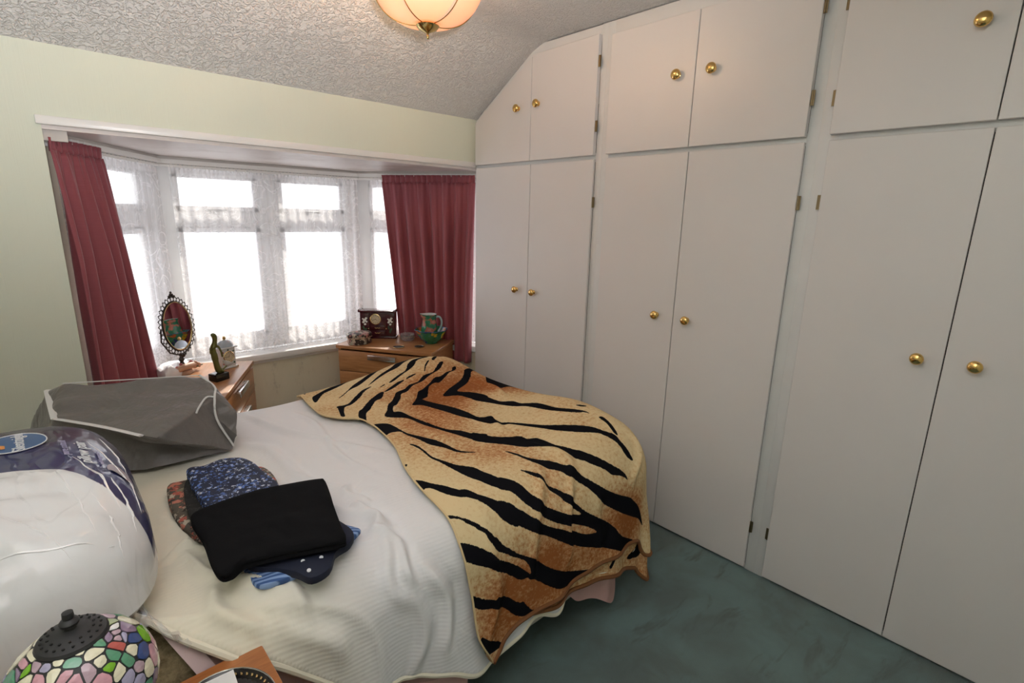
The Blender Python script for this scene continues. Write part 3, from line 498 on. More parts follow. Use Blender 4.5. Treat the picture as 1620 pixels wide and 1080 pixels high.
# ================= WARDROBES =================
FX=2.095
def knob(parent,x,y,z,r=.0195):
    bm=bmesh.new(); Mx=Matrix.Translation((x,y,z))@Matrix.Rotation(-math.pi/2,4,'Y')
    lathe(bm,[(r*.62,0),(r*.58,.003),(r*.38,.006),(r*.36,.012),(r*.55,.015),(r*.95,.018),(r,.021),(r*.93,.026),(r*.70,.030),(r*.35,.0325),(.0005,.0333)],28,Mx)
    return from_bm('knob',bm,M['brass'],parent,True)
def hinge(parent,x,y,z,h=.050):
    bm=bmesh.new(); bm_m=Matrix.Translation((x,y,z-h/2)); lathe(bm,[(.0035,0),(.0035,h)],8,bm_m); bbox(bm,(x,y-.008,z-h/2),(x+.003,y+.008,z+h/2))
    return from_bm('hinge',bm,M['dull_brass'],parent)
def door(parent,name,x0,x1,poly,mat=None):
    """poly in (Y,Z)"""
    n=len(poly); bm=bmesh.new(); V=[bm.verts.new((x0,y,z)) for y,z in poly]; W=[bm.verts.new((x1,y,z)) for y,z in poly]
    bm.faces.new(V); bm.faces.new(W[::-1])
    for i in range(n): bm.faces.new((V[i],W[i],W[(i+1)%n],V[(i+1)%n]))
    bmesh.ops.recalc_face_normals(bm,faces=bm.faces); bmesh.ops.bevel(bm,geom=list(bm.edges),offset=.0016,segments=1,affect='EDGES')
    return from_bm(name,bm,mat or M['white_paint'],parent)
def top_at(y,m): return min(2.272,(ZC-(y-YBR)*.606)-m)
def wardrobe(y1,y0,seam,label,knobs_u,knobs_l,slope=False,hu=((1,2.17),(1,1.89)),hl=((1,1.54),(1,.21)),lstile=.03,rstile=.04):
    """y1 = far side (towards window), y0 = near side of the doors"""
    r=thing('wardrobe',label,'wardrobe',(FX,(y0+y1)/2,0)); 
    off=Vector((FX,(y0+y1)/2,0))
    def P(o): o.location=o.location-off; return o
    Y1,Y0=y1+lstile,y0-rstile
    zt=2.335
    bm=bmesh.new()   # carcass: sides, back, shelf, plinth behind the doors
    ztop=2.0 if slope else zt
    for y in (Y0+.001,Y1-.019): bbox(bm,(FX+.02,y,0),(2.62,y+.018,(2.01 if (slope and y>2) else zt-.01)))
    bbox(bm,(2.61,Y0+.001,0),(2.625,Y1-.001,2.01)); bbox(bm,(FX+.02,Y0+.019,1.745),(2.61,Y1-.019,1.763))
    P(from_bm('carcass',bm,M['white_paint'],r))
    # face frame pieces
    def st(n,a,b,c,d,x=FX):
        P(box(n,(x,a,c),(x+.02,b,d),M['frame_paint'],r,.0004))
    if slope:
        zz=lambda y:ZC-(y-YBR)*.606-.006
        pl=[(y1-.004,0),(Y1,0),(Y1,zz(Y1)),(y1-.004,zz(y1))]; P(door(r,'stile',FX,FX+.02,pl,M['frame_paint']))
        P(door(r,'head_board',FX,FX+.02,[(y1,zz(y1)-.035),(y1,zz(y1)),(2.10,2.334),(y0,2.334),(y0,2.26),(seam,2.26)],M['frame_paint']))
    else:
        st('stile',y1,Y1,.0,zt); st('head_board',y0,y1,2.25,zt)
    st('stile',Y0,y0,.0,zt)
    st('rail',y0,y1,1.735,1.775); st('plinth',y0,y1,0,.012,FX+.004)
    P(box('gap_shade_sheet',(FX+.021,y0,.012),(FX+.026,y1,(2.0 if slope else 2.25)),M['black_gap'],r))  # near-black sheet close behind the doors, colours in the shade of their gaps
    g=.0016
    U=lambda a,b:[(a,1.762),(b,1.762),(b,top_at(b,.075) if slope else 2.272),(a,top_at(a,.075) if slope else 2.272)]
    if slope:
        a,b=seam+g,y1; Upoly=[(a,1.762),(b,1.762),(b,2.00),(a,2.275)]
        Upoly2=[(y0,1.762),(seam-g,1.762),(seam-g,2.283),(y0,2.290)]
    else: Upoly=U(seam+g,y1); Upoly2=U(y0,seam-g)
    xu=2.070; xl=2.080
    dz=[]
    d1=P(door(r,'door',xu,FX-.001,Upoly)); d2=P(door(r,'door',xu,FX-.001,Upoly2))
    d3=P(door(r,'door',xl,FX-.001,[(seam+g,.014),(y1,.014),(y1,1.744),(seam+g,1.744)])); d4=P(door(r,'door',xl,FX-.001,[(y0,.014),(seam-g,.014),(seam-g,1.744),(y0,1.744)]))
    for d,lb in ((d1,'upper far door'),(d2,'upper near door'),(d3,'tall lower far door'),(d4,'tall lower near door')): d['label']=lb
    for d,(y,z),x in ((d1,knobs_u[0],xu),(d2,knobs_u[1],xu),(d3,knobs_l[0],xl),(d4,knobs_l[1],xl)):
        if y is None: continue
        k=knob(d,x,y,z,.0210 if x==xu else .0195); 
    for side,z in hu: hinge(d2 if side else d1,xu+.006 if side else xu+.01,(y0-.004) if side else (y1+.003),z)
    for side,z in hl: hinge(d4 if side else d3,xl+.004,(y0-.004) if side else (y1+.003),z)
    return r
wardrobe(2.585,1.680,2.116,'white fitted wardrobe nearest the window, its upper door cut to the sloping ceiling',[(2.212,2.035),(2.062,2.041)],[(2.203,1.051),(2.062,1.050)],True,hu=((1,2.176),(1,1.893)),hl=((1,1.542),),lstile=.022,rstile=.033)
wardrobe(1.606,.733,1.180,'white fitted wardrobe in the middle of the row, behind the foot of the bed',[(1.255,2.045),(1.103,2.043)],[(1.264,1.043),(1.112,1.041)],hu=((1,2.175),(1,1.888)),hl=((1,1.536),(1,.21)),lstile=.041,rstile=.039)
wardrobe(.655,-.200,.228,'white fitted wardrobe nearest the viewer, at the right edge of the photo',[(.303,2.029),(.15,2.029)],[(.293,1.047),(.150,1.052)],hu=((0,2.17),(0,1.879)),hl=((0,1.538),(0,.21)),lstile=.039,rstile=.004)
# ================= BED =================
from math import pi
def in_poly(px,py,poly):
    poly=np.asarray(poly,float); x0,y0=poly[:,0],poly[:,1]; x1,y1=np.roll(x0,-1),np.roll(y0,-1); r=np.zeros(px.shape,bool)
    for a,b,c,d in zip(x0,y0,x1,y1):
        if b==d: continue
        r^=((b>py)!=(d>py))&(px<(c-a)*(py-b)/(d-b)+a)
    return r
def ridges(lx,ly,R,amp,width):
    z=np.zeros(lx.shape)
    for k,((a,b),(c,d)) in enumerate(R):
        L=math.hypot(c-a,d-b)
        if L<1e-3: continue
        ux,uy=(c-a)/L,(d-b)/L; t=((lx-a)*ux+(ly-b)*uy)/L; e=(lx-a)*-uy+(ly-b)*ux+.018*np.sin(t*5+k)
        w=width*(.7+.5*((k*37)%10)/10); z+=amp*(.6+.6*((k*53)%10)/10)*np.exp(-(e/w)**2)*np.exp(-np.clip(np.abs(t-.5)-.35,0,9)**2/.06)-.35*amp*np.exp(-((e-2*w)/w)**2)*np.exp(-np.clip(np.abs(t-.5)-.35,0,9)**2/.06)
    return z
def wob(lx,ly,amp,seed=0):
    z=0
    rs=np.random.RandomState(seed)
    for i in range(9):
        f=rs.uniform(6,26); a=rs.uniform(0,pi); z=z+np.sin((lx*math.cos(a)+ly*math.sin(a))*f+rs.uniform(0,6)+1.5*np.sin(lx*rs.uniform(2,7)+ly*rs.uniform(2,7)))/f*10
    return amp*z/9
def cloth(name,outline,off,step,mat,parent,R=(),amp=.008,width=.03,wamp=.004,seed=0,stripes=None,rust=None,hole=None,extra=None):
    outline=[(q.x,q.y) for q in smooth_loop([(a_,b_,0) for a_,b_ in outline],5)]; o=np.array(outline); x0,y0=o.min(0)-.01; x1,y1=o.max(0)+.01
    nx,ny=int((x1-x0)/step)+2,int((y1-y0)/step)+2
    LX,LY=np.meshgrid(x0+np.arange(nx)*step,y0+np.arange(ny)*step)
    m=in_poly(LX,LY,outline)
    f=m[:-1,:-1]&m[1:,:-1]&m[1:,1:]&m[:-1,1:]
    # snap rim vertices onto the outline so that the edge is clean
    full=np.zeros(m.shape,bool); full[1:-1,1:-1]=f[:-1,:-1]&f[1:,:-1]&f[:-1,1:]&f[1:,1:]
    us=np.zeros(m.shape,bool); us[:-1,:-1]|=f; us[1:,:-1]|=f; us[1:,1:]|=f; us[:-1,1:]|=f
    rim=us&~full; rx,ry=LX[rim],LY[rim]; A=o; B=np.roll(o,-1,0); D=B-A; dd=(D**2).sum(1)+1e-12
    t=np.clip(((rx[:,None]-A[None,:,0])*D[None,:,0]+(ry[:,None]-A[None,:,1])*D[None,:,1])/dd[None],0,1)
    qx=A[None,:,0]+t*D[None,:,0]; qy=A[None,:,1]+t*D[None,:,1]; e2=(qx-rx[:,None])**2+(qy-ry[:,None])**2; k=e2.argmin(1); ar=np.arange(len(k)); ok=e2[ar,k]<(1.45*step)**2
    LX=LX.copy(); LY=LY.copy(); LX[rim]=np.where(ok,qx[ar,k],rx); LY[rim]=np.where(ok,qy[ar,k],ry)
    dsp=off+ridges(LX,LY,R,amp,width)+wob(LX,LY,wamp,seed)
    if extra is not None: dsp=dsp+extra(LX,LY)
    X,Y,Z=bed_surf(LX,LY,dsp); Z=np.maximum(Z,.012)
    used=np.zeros(m.shape,bool); used[:-1,:-1]|=f; used[1:,:-1]|=f; used[1:,1:]|=f; used[:-1,1:]|=f
    idx=-np.ones(m.shape,int); idx[used]=np.arange(used.sum())
    V=np.stack([X[used],Y[used],Z[used]],1); j,i=np.nonzero(f)
    F=np.stack([idx[j,i],idx[j,i+1],idx[j+1,i+1],idx[j+1,i]],1)
    me=bpy.data.meshes.new(name); me.vertices.add(len(V)); me.vertices.foreach_set('co',V.ravel()); me.loops.add(F.size); me.loops.foreach_set('vertex_index',F.ravel().astype(np.int32))
    me.polygons.add(len(F)); me.polygons.foreach_set('loop_start',np.arange(0,F.size,4,dtype=np.int32)); me.polygons.foreach_set('use_smooth',np.ones(len(F),bool)); me.update(calc_edges=True); me.validate()
    me.materials.append(mat)
    a=me.attributes.new('lay','FLOAT_VECTOR','POINT'); a.data.foreach_set('vector',np.stack([LX[used],LY[used],0*LX[used]],1).astype(np.float32).ravel())
    if stripes is not None:
        stripes=[[(q.x,q.y) for q in smooth_loop([(a_,b_,0) for a_,b_ in p_],4)] for p_ in stripes]
        s=np.zeros(LX.shape)
        for dx,dy in ((0,0),(.5,.5),(-.5,.5),(.5,-.5),(-.5,-.5)):
            t=np.zeros(LX.shape,bool)
            for p in stripes:
                q=np.array(p); bx=(LX>q[:,0].min()-.01)&(LX<q[:,0].max()+.01)&(LY>q[:,1].min()-.01)&(LY<q[:,1].max()+.01)
                if bx.any(): t[bx]|=in_poly(LX[bx]+dx*step,LY[bx]+dy*step,p)
            s+=t/5
        a=me.attributes.new('stripe','FLOAT','POINT'); a.data.foreach_set('value',s[used].astype(np.float32))
        a=me.attributes.new('rust','FLOAT','POINT'); a.data.foreach_set('value',rust(LX,LY)[used].astype(np.float32))
    return link(bpy.data.objects.new(name,me),parent)
def hem(name,line,off,r,mat,parent,R=(),amp=.008,width=.03,wamp=.004,seed=0,extra=None):
    L=smooth_path([(x,y,0) for x,y in line],14); a=np.array([[p.x,p.y] for p in L]); d=off+ridges(a[:,0],a[:,1],R,amp,width)+wob(a[:,0],a[:,1],wamp,seed)+(extra(a[:,0],a[:,1]) if extra else 0)
    X,Y,Z=bed_surf(a[:,0],a[:,1],d); bm=bmesh.new(); tube(bm,list(zip(X,Y,np.maximum(Z,.01))),r,8); return from_bm(name,bm,mat,parent,True)
bed=thing('bed','double bed along the left of the room, under the duvet and tiger blanket','bed',(.63,1.65,0))
def PB(o): o.location=o.location-Vector((.63,1.65,0)); return o
bm=bmesh.new(); bbox(bm,(-.44,1.06,.06),(1.60,2.26,.34),.02); PB(from_bm('divan_base',bm,M['divan_fabric'],bed,True))
bm=bmesh.new(); bbox(bm,(-.44,1.035,.34),(1.62,2.28,.605),.05,seg=4); PB(from_bm('mattress',bm,M['brown_plush'],bed,True))
for x in (-.35,1.5):
    for y in (1.14,2.18): bm=bmesh.new(); lathe(bm,[(.022,0),(.03,.06)],12,Matrix.Translation((x,y,0))); PB(from_bm('leg',bm,M['black_gloss'],bed,True))
# pink under-sheet and quilted valance corner
sh=thing('under_sheet','pale pink sheet showing under the duvet edge beside the bedside cabinet','sheet')
cloth('sheet_cloth',[(.085,1.30),(.088,1.15),(.102,1.07),(.13,.985),(.2,.80),(.5,.66),(.9,.66),(.9,1.4),(.085,1.4)],-.030,.008,M['mauve_sheet'],sh,(),wamp=.002)
cloth('folded_border',[(.078,1.22),(.080,1.15),(.094,1.07),(.122,.985),(.17,.86),(.20,.87),(.155,.985),(.127,1.07),(.118,1.15),(.116,1.22)],-.022,.003,M['pink_sheet'],sh,(),wamp=.001)
qv=thing('quilted_bedspread','dusty pink quilted bedspread hanging to the carpet at the foot corner','bedspread')
cloth('quilt',[(.55,.60),(.66,.52),(.71,.50),(.74,.53),(.8,.62),(1.1,.60),(1.20,.575),(1.25,.53),(1.34,.50),(1.44,.43),(1.475,.45),(1.50,.58),(1.62,.6),(1.7,.7),(1.85,.9),(1.85,2.3),(1.4,2.45),(.55,2.45)],-.034,.006,M['pink_quilt'],qv,wamp=.006,seed=3)
DUV=[(-.40,1.30),(.02,1.24),(.075,1.12),(.10,1.075),(.13,1.035),(.165,.997),(.20,.965),(.235,.945),(.27,.915),(.32,.86),(.38,.80),(.47,.73),(.60,.675),(.68,.64),(.76,.585),(.85,.56),(.93,.60),(1.02,.625),(1.1,.60),(1.2,.64),(1.35,.625),(1.45,.60),(1.55,.62),(1.7,.72),(1.88,.95),(1.93,1.5),(1.86,2.1),(1.5,2.5),(1.0,2.52),(.5,2.50),(-.1,2.5),(-.40,2.4)]
def duv_extra(lx,ly):
    f=np.exp(-((lx-.32)/.16)**2)*smooth((1.35-ly)/.3)*.012
    return f+.006*np.sin(lx*30+ly*9)*smooth((1.12-ly)/.2)+.011*(1-np.abs(np.sin(lx*13+ly*9+1.6*np.sin(ly*7-lx*4))))**3*smooth((.62-lx)/.25)*smooth((1.5-ly)/.3)
dv=thing('duvet','large white ribbed cotton duvet spread over the bed, creamier at its lower left','duvet')
dc=cloth('duvet_cover',DUV,.0,.0065,M['ribbed_cotton'],dv,RID_D,.017,.018,.006,1,extra=duv_extra)
hm=hem('rolled_edge',DUV[1:26],-.005,.0085,M['ribbed_cotton'],dv,RID_D,.017,.018,.006,1,duv_extra)
md=dc.modifiers.new('s','SOLIDIFY'); md.thickness=.012; md.offset=-1
def rust(lx,ly):
    g=lambda x,y,a,b,w:w*np.exp(-((lx-x)/a)**2-((ly-y)/b)**2)
    return np.clip(g(1.25,1.85,.22,.20,.75)+g(1.05,1.62,.2,.16,.75)+g(1.45,1.95,.2,.25,.55)+g(.98,.80,.3,.12,.75)+g(1.45,.74,.14,.12,.9)+g(1.2,.75,.3,.10,.7)+g(1.55,1.65,.12,.3,.4)+g(.9,1.25,.12,.12,.25)+g(1.15,1.2,.18,.12,.3)+g(.85,.68,.12,.1,.7),0,1)
bl=thing('tiger_blanket','tiger striped fleece blanket with brown hem thrown over the foot of the bed','blanket')
bt=cloth('fleece',BLANKET,.022,.0036,M['tiger_fleece'],bl,RID_B,.014,.020,.003,2,stripes=STRIPES,rust=rust)
md=bt.modifiers.new('s','SOLIDIFY'); md.thickness=.008; md.offset=-1
hem('hem_binding',BLANKET[17:-1],.022,.0075,M['brown_hem'],bl,RID_B,.014,.020,.003,2)
hem('cut_edge',BLANKET[:18],.020,.003,M['tiger_fleece'],bl,RID_B,.014,.020,.003,2)
ft=cloth('folded_corner',FLAP,.010,.006,M['tiger_fleece'],bl,(),wamp=.003,seed=2,stripes=FLAP_STRIPES,rust=lambda x,y:.45+0*x)
hem('hem_binding',FLAP[:10],.011,.0075,M['brown_hem'],bl,(),wamp=.003,seed=2)
# ---- pillow pack ----
pk=thing('pillow_pack','plastic pack of white pillows with a purple printed band at the bed head','pillow pack',(-.14,1.34,.65))
PC=Vector((-.192,1.440,.66)); PAX,PAY,PH=.310,.375,.285
def pack_pt(u,v,e=0):
    # u,v in [-1,1] over a squared-off puffy top
    s=(abs(u)**4.2+abs(v)**4.2)
    h=max(0,1-s)**(1/2.4)
    x=PC.x+u*PAX; y=PC.y+v*PAY; lab=1-.85*smooth_f((v+.35)/.15)
    wr=.016*abs(nz(u*2.2+1,v*2.0,0,1.6))+.012*nz(u*3,v*6,2,1)+.014*abs(nz(u*6+v*3,v*2-u,7,1.2))+.016*smooth_f((-v+.1)/.8)*(1-2.2*abs(nz(u*1.5,v*7+u,4,1.1)))
    zz=PC.z+.085+(PH-.085)*h+wr*lab*min(1,h*3)+e
    # slumps a little towards the near end
    zz-=.035*smooth_f((-v-.1)/.9)
    return Vector((x,y,zz))
def smooth_f(t): t=min(1,max(0,t)); return t*t*(3-2*t)
bm=bmesh.new(); NS,NT_=56,110; rows=[]
for j in range(NS+1):
    s=1-(j/NS)**1.15*.995; row=[]
    for i in range(NT_):
        t=2*pi*i/NT_; c,q=math.cos(t),math.sin(t); k=(abs(c)**4.2+abs(q)**4.2)**(-1/4.2); row.append(pack_pt(c*k*s,q*k*s))
    rows.append(row)
low=[]
for f,b in ((0,.70),(.25,.84),(.6,.97),):
    low.append([Vector((PC.x+(p.x-PC.x)*b+.01*nz(p.x,p.y,f,9),PC.y+(p.y-PC.y)*b+.01*nz(p.x,p.y,f+4,9),PC.z-.002+.085*f*(1-.4*smooth_f((PC.y-p.y)/PAY)))) for p in rows[0]])
rows=low+rows; VV=[[bm.verts.new(p) for p in r] for r in rows]
for A,B in zip(VV,VV[1:]):
    for i in range(NT_): bm.faces.new((A[i],A[(i+1)%NT_],B[(i+1)%NT_],B[i]))
bm.faces.new(VV[0][::-1]); bm.faces.new(VV[-1])
po=from_bm('wrapped_pillows',bm,M['packed_pillows'],None,True); po.data.attributes.new('label_band','FLOAT','POINT')
co=np.empty(len(po.data.vertices)*3); po.data.vertices.foreach_get('co',co); co=co.reshape(-1,3)
yb=1.385-.42*np.clip(co[:,0]+.11,0,.4)-.9*np.clip(co[:,0]+.02,0,.4)**1.0; band=((co[:,1]>yb)&(co[:,1]<1.665-.1*np.clip(co[:,0],0,1))&(co[:,2]>.72)).astype(np.float32)
band=1/(1+np.exp(-(co[:,1]-yb)*260))/(1+np.exp((co[:,1]-1.70)*260))*(co[:,2]>.73)
po.data.attributes['label_band'].data.foreach_set('value',band.astype(np.float32))
def adopt(o,p): o.parent=p; o.location=o.location-p.location; return o
adopt(po,pk)
def packmap(cx_,cy_,ang,e=.004):
    ca,sa=math.cos(ang),math.sin(ang)
    def f(c):
        x=cx_+c.x*ca-c.y*sa; y=cy_+c.x*sa+c.y*ca; p=pack_pt((x-PC.x)/PAX,(y-PC.y)/PAY,e+c.z)
        return p
    return f
A0=math.radians(92)
bm=bmesh.new(); f=packmap(-.083,1.545,A0,.0018); R_=[]
for s in (0,.5,1): R_.append([bm.verts.new(f(Vector((.064*s*math.cos(2*pi*i/40),.052*s*math.sin(2*pi*i/40),0)))) for i in range(40)] if s else None)
c0=bm.verts.new(f(Vector((0,0,0))))
for i in range(40): bm.faces.new((c0,R_[1][i],R_[1][(i+1)%40])); bm.faces.new((R_[1][i],R_[2][i],R_[2][(i+1)%40],R_[1][(i+1)%40]))
adopt(from_bm('logo_oval',bm,M['logo_blue'],None,True),pk)
bm=bmesh.new(); tube(bm,[f(Vector((.065*math.cos(2*pi*i/40),.053*math.sin(2*pi*i/40),.001))) for i in range(40)],.0013,6,True); adopt(from_bm('logo_ring',bm,M['logo_white'],None,True),pk)
adopt(text('lettering','Silentnight',.031,M['logo_white'],None,packmap(-.078,1.545,A0,.0032)),pk)
bm=bmesh.new(); ff=packmap(-.104,1.535,A0,.003); vs_=[bm.verts.new(ff(Vector(p))) for p in ((-.02,-.004,0),(0,-.004,0),(.006,.004,0),(-.004,.003,0),(-.006,.010,0),(-.012,.003,0),(-.02,.004,0))]; bm.faces.new(vs_); adopt(from_bm('emblem',bm,M['logo_orange'],None),pk)
adopt(text('lettering','pure cotton',.020,M['print_lilac'],None,packmap(-.004,1.47,A0,.003)),pk)
adopt(text('lettering','pillow pair',.032,M['logo_white'],None,packmap(.026,1.445,A0,.003)),pk)
adopt(text('lettering','soft & supportive',.011,M['print_lilac'],None,packmap(.052,1.42,A0,.003)),pk)
bm=bmesh.new(); ff=packmap(.080,1.36,A0,.002); c0=bm.verts.new(ff(Vector((0,0,0)))); rr=[bm.verts.new(ff(Vector((.050*math.cos(2*pi*i/28),.020*math.sin(2*pi*i/28),0)))) for i in range(28)]
for i in range(28): bm.faces.new((c0,rr[i],rr[(i+1)%28]))
adopt(from_bm('printed_picture',bm,M['photo_grey'],None,True),pk)
for k,L_ in enumerate([[(.06,1.47),(.088,1.35),(.097,1.23)],[(.03,1.55),(.072,1.42),(.092,1.31)],[(.0,1.44),(.04,1.31),(.07,1.18)],[(-.03,1.36),(.0,1.24),(.02,1.14)],[(.055,1.31),(.076,1.23),(.080,1.18)],[(-.13,1.24),(-.06,1.17),(-.02,1.11)],[(.02,1.26),(.045,1.18),(.05,1.12)],[(.06,1.60),(.085,1.50),(.097,1.40)],[(-.16,1.15),(-.06,1.13),(.04,1.13)]]):  # film creases as near-white tubes, their bright highlights put into the colour
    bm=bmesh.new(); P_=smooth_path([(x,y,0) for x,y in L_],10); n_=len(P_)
    tube(bm,[pack_pt((p.x+.004*nz(i*.4,k,0)-PC.x)/PAX,(p.y-PC.y)/PAY,-.0010) for i,p in enumerate(P_)],[.0005+.0022*math.sin(pi*i/(n_-1)) for i in range(n_)],6); adopt(from_bm('crease_highlight',bm,M['crease_highlight'],None,True),pk)
# torn flap of film
fv=[];ff_=[]
for j in range(9):
    for i in range(9):
        u,v=i/8,j/8; fv.append((.05+.075*u*(1-.5*v),1.05-.02*u+.10*v+.02*math.sin(u*6),.70-.045*u+.02*nz(u*3,v*3,1,2.5)+.02*v*(1-u)))
for j in range(8):
    for i in range(8): ff_.append((j*9+i,j*9+i+1,(j+1)*9+i+1,(j+1)*9+i))
adopt(mesh('film_flap',fv,ff_,M['clear_film'],None,True),pk)
# ---- grey storage bag ----
Gp={'a':(0.381,2.012,0.900),'b':(0.023,2.183,0.900),'c':(-0.014,2.236,0.870),'d':(-0.070,2.403,0.750),'e':(-0.009,2.036,0.830),'f':(0.198,1.762,0.800),'g':(0.388,1.863,0.860),'h':(0.405,1.927,0.875),'i':(0.447,1.850,0.800),'j':(0.435,1.822,0.720),'k':(0.424,1.845,0.680),'l':(0.382,1.841,0.790),'m':(0.421,1.838,0.668),'n':(0.175,1.856,0.668),'o':(0.176,1.917,0.740)}
Gp['p']=(-.05,2.0,.67); Gp['q']=(-.10,2.42,.66); Gp['r']=(.05,2.46,.70); Gp['s']=(.42,2.22,.70); Gp['t']=(.47,2.0,.70)
Gf=['bagfe','bec','ecdp','efo','eonp','fgl','flk','fkmno','ghil','ghial'[0:0],'ahg','lijk','ait'[0:0],'hai','ias'[0:0],'ast','ait','tjk'[0:0],'itj','tmkj','abr','ars','brc'[0:0],'cbr','cdr','dqr','dpq']
sb=thing('storage_bag','grey fabric storage bag with white piped seams at the far side of the bed','storage bag',(.18,2.05,.66))
bm=bmesh.new(); GV={k:bm.verts.new(v) for k,v in Gp.items()}
for f in Gf:
    if len(f)>=3:
        try: bm.faces.new([GV[c] for c in f])
        except ValueError: pass
bmesh.ops.triangulate(bm,faces=bm.faces)
bmesh.ops.recalc_face_normals(bm,faces=bm.faces)
for _ in range(4): bmesh.ops.subdivide_edges(bm,edges=bm.edges,cuts=1,use_grid_fill=True)
bm.normal_update()
for it in range(3): bmesh.ops.smooth_vert(bm,verts=bm.verts,factor=.35,use_axis_x=True,use_axis_y=True,use_axis_z=True)
bm.normal_update()
for v in bm.verts:
    p=v.co; n_=v.normal; d=.012*nz(p.x,p.y,p.z,6)+.010*abs(nz(p.x*1.2+p.y*2,p.y,p.z*2,7))+.004*nz(p.x,p.y,p.z,22); v.co=p+n_*(d-.002)
sbo=from_bm('bag_body',bm,M['grey_fabric'],None,True)
sbo.data.polygons.foreach_set('use_smooth',[True]*len(sbo.data.polygons)); adopt(sbo,sb)
def seam(name,keys,r,flat=1,sub=5):
    pts=[Vector(Gp[k]) if isinstance(k,str) else Vector(k) for k in keys]; out=Vector((-.3,-.75,.55))*.004
    bm=bmesh.new(); P=smooth_path([p+out for p in pts],sub); tube(bm,P,r,6,flat=flat); return adopt(from_bm(name,bm,M['white_tape'],None,True),sb)
seam('piping',['a','h','g','l','k'],.0035); seam('piping',['b','a'],.002); seam('tape',['c',(-.012,2.13,.85),'e'],.013,.3); seam('tape',['e',(.09,1.9,.822),(.17,1.79,.808)],.011,.3)
seam('tie_loop',['g',(.365,1.868,.862),(.335,1.835,.845),(.323,1.824,.83)],.003)
# ---- clothes pile ----
CG='folded clothes on the duvet'
def garment(name,label,outline,z,th,mat,**k):
    o=pad(name,outline,z,th,mat,**k); return tag(o,label,'clothes',CG)
garment('floral_blouse','red and cream floral garment at the bottom left of the clothes pile',[(0.201,1.671),(0.235,1.681),(0.274,1.673),(0.416,1.644),(0.452,1.597),(0.445,1.478),(0.40,1.30),(0.27,1.25),(0.198,1.383),(0.185,1.524)],.662,.024,M['red_floral'],layers=2)
garment('folded_shirt','blue striped shirt at the near bottom of the clothes pile',[(0.259,1.164),(0.30,1.22),(.45,1.2),(0.512,1.125),(0.504,1.095),(0.40,1.06),(0.343,1.045),(0.296,1.047),(0.264,1.058),(0.256,1.09)],.672,.018,M['striped_blue'],layers=1)
garment('folded_blouse','navy polka dot blouse bunched under the black trousers',[(0.262,1.18),(0.33,1.22),(0.46,1.2),(0.492,1.105),(0.470,1.055),(0.425,1.04),(0.39,.995),(0.348,.990),(0.330,1.03),(0.300,1.075),(0.262,1.118)],.682,.024,M['navy_cloth'],layers=1)
pb=bpy.data.objects['folded_blouse']
for (x,y) in ((.388,1.033),(.350,1.008),(.432,1.078),(.352,1.047),(.455,1.062),(.405,1.060)):
    bm=bmesh.new(); lathe(bm,[(.0045,0),(.0045,.002)],10,Matrix.Translation((x,y,.7045+.003))@Matrix.Rotation(.3,4,'X')); from_bm('dot',bm,M['polka_white'],pb)
garment('lace_blouse','black lace garment with a white care tag in the clothes pile',[(0.262,1.645),(0.285,1.57),(0.33,1.40),(0.28,1.28),(0.225,1.31),(0.207,1.40),(0.220,1.549),(.24,1.63)],.686,.018,M['black_lace'],layers=1,wr=.007)
lt=bpy.data.objects['lace_blouse']; box('care_tag',(.246,1.50,.708),(.262,1.53,.7095),M['paper'],lt,M=Matrix.Rotation(0,4,'Z'))
garment('folded_dress','navy blue dress with small blue flowers, at the back of the clothes pile',[(0.246,1.633),(0.262,1.667),(0.296,1.655),(0.343,1.668),(0.389,1.645),(0.41,1.59),(0.415,1.52),(0.42,1.385),(0.36,1.30),(0.27,1.30),(0.245,1.40),(0.242,1.494)],.700,.028,M['navy_floral'],layers=2)
garment('folded_trousers','black folded trousers lying on top of the clothes pile',[(0.198,1.335),(0.215,1.366),(0.26,1.375),(0.351,1.377),(0.44,1.355),(0.508,1.330),(0.517,1.312),(0.500,1.24),(0.480,1.17),(0.457,1.08),(0.446,1.032),(0.430,1.022),(0.37,1.045),(0.31,1.068),(0.246,1.085),(0.212,1.068),(0.196,1.082),(0.194,1.14),(0.200,1.23)],.716,.028,M['black_jersey'],layers=2,edge=.02,wr=.003,sub=5)
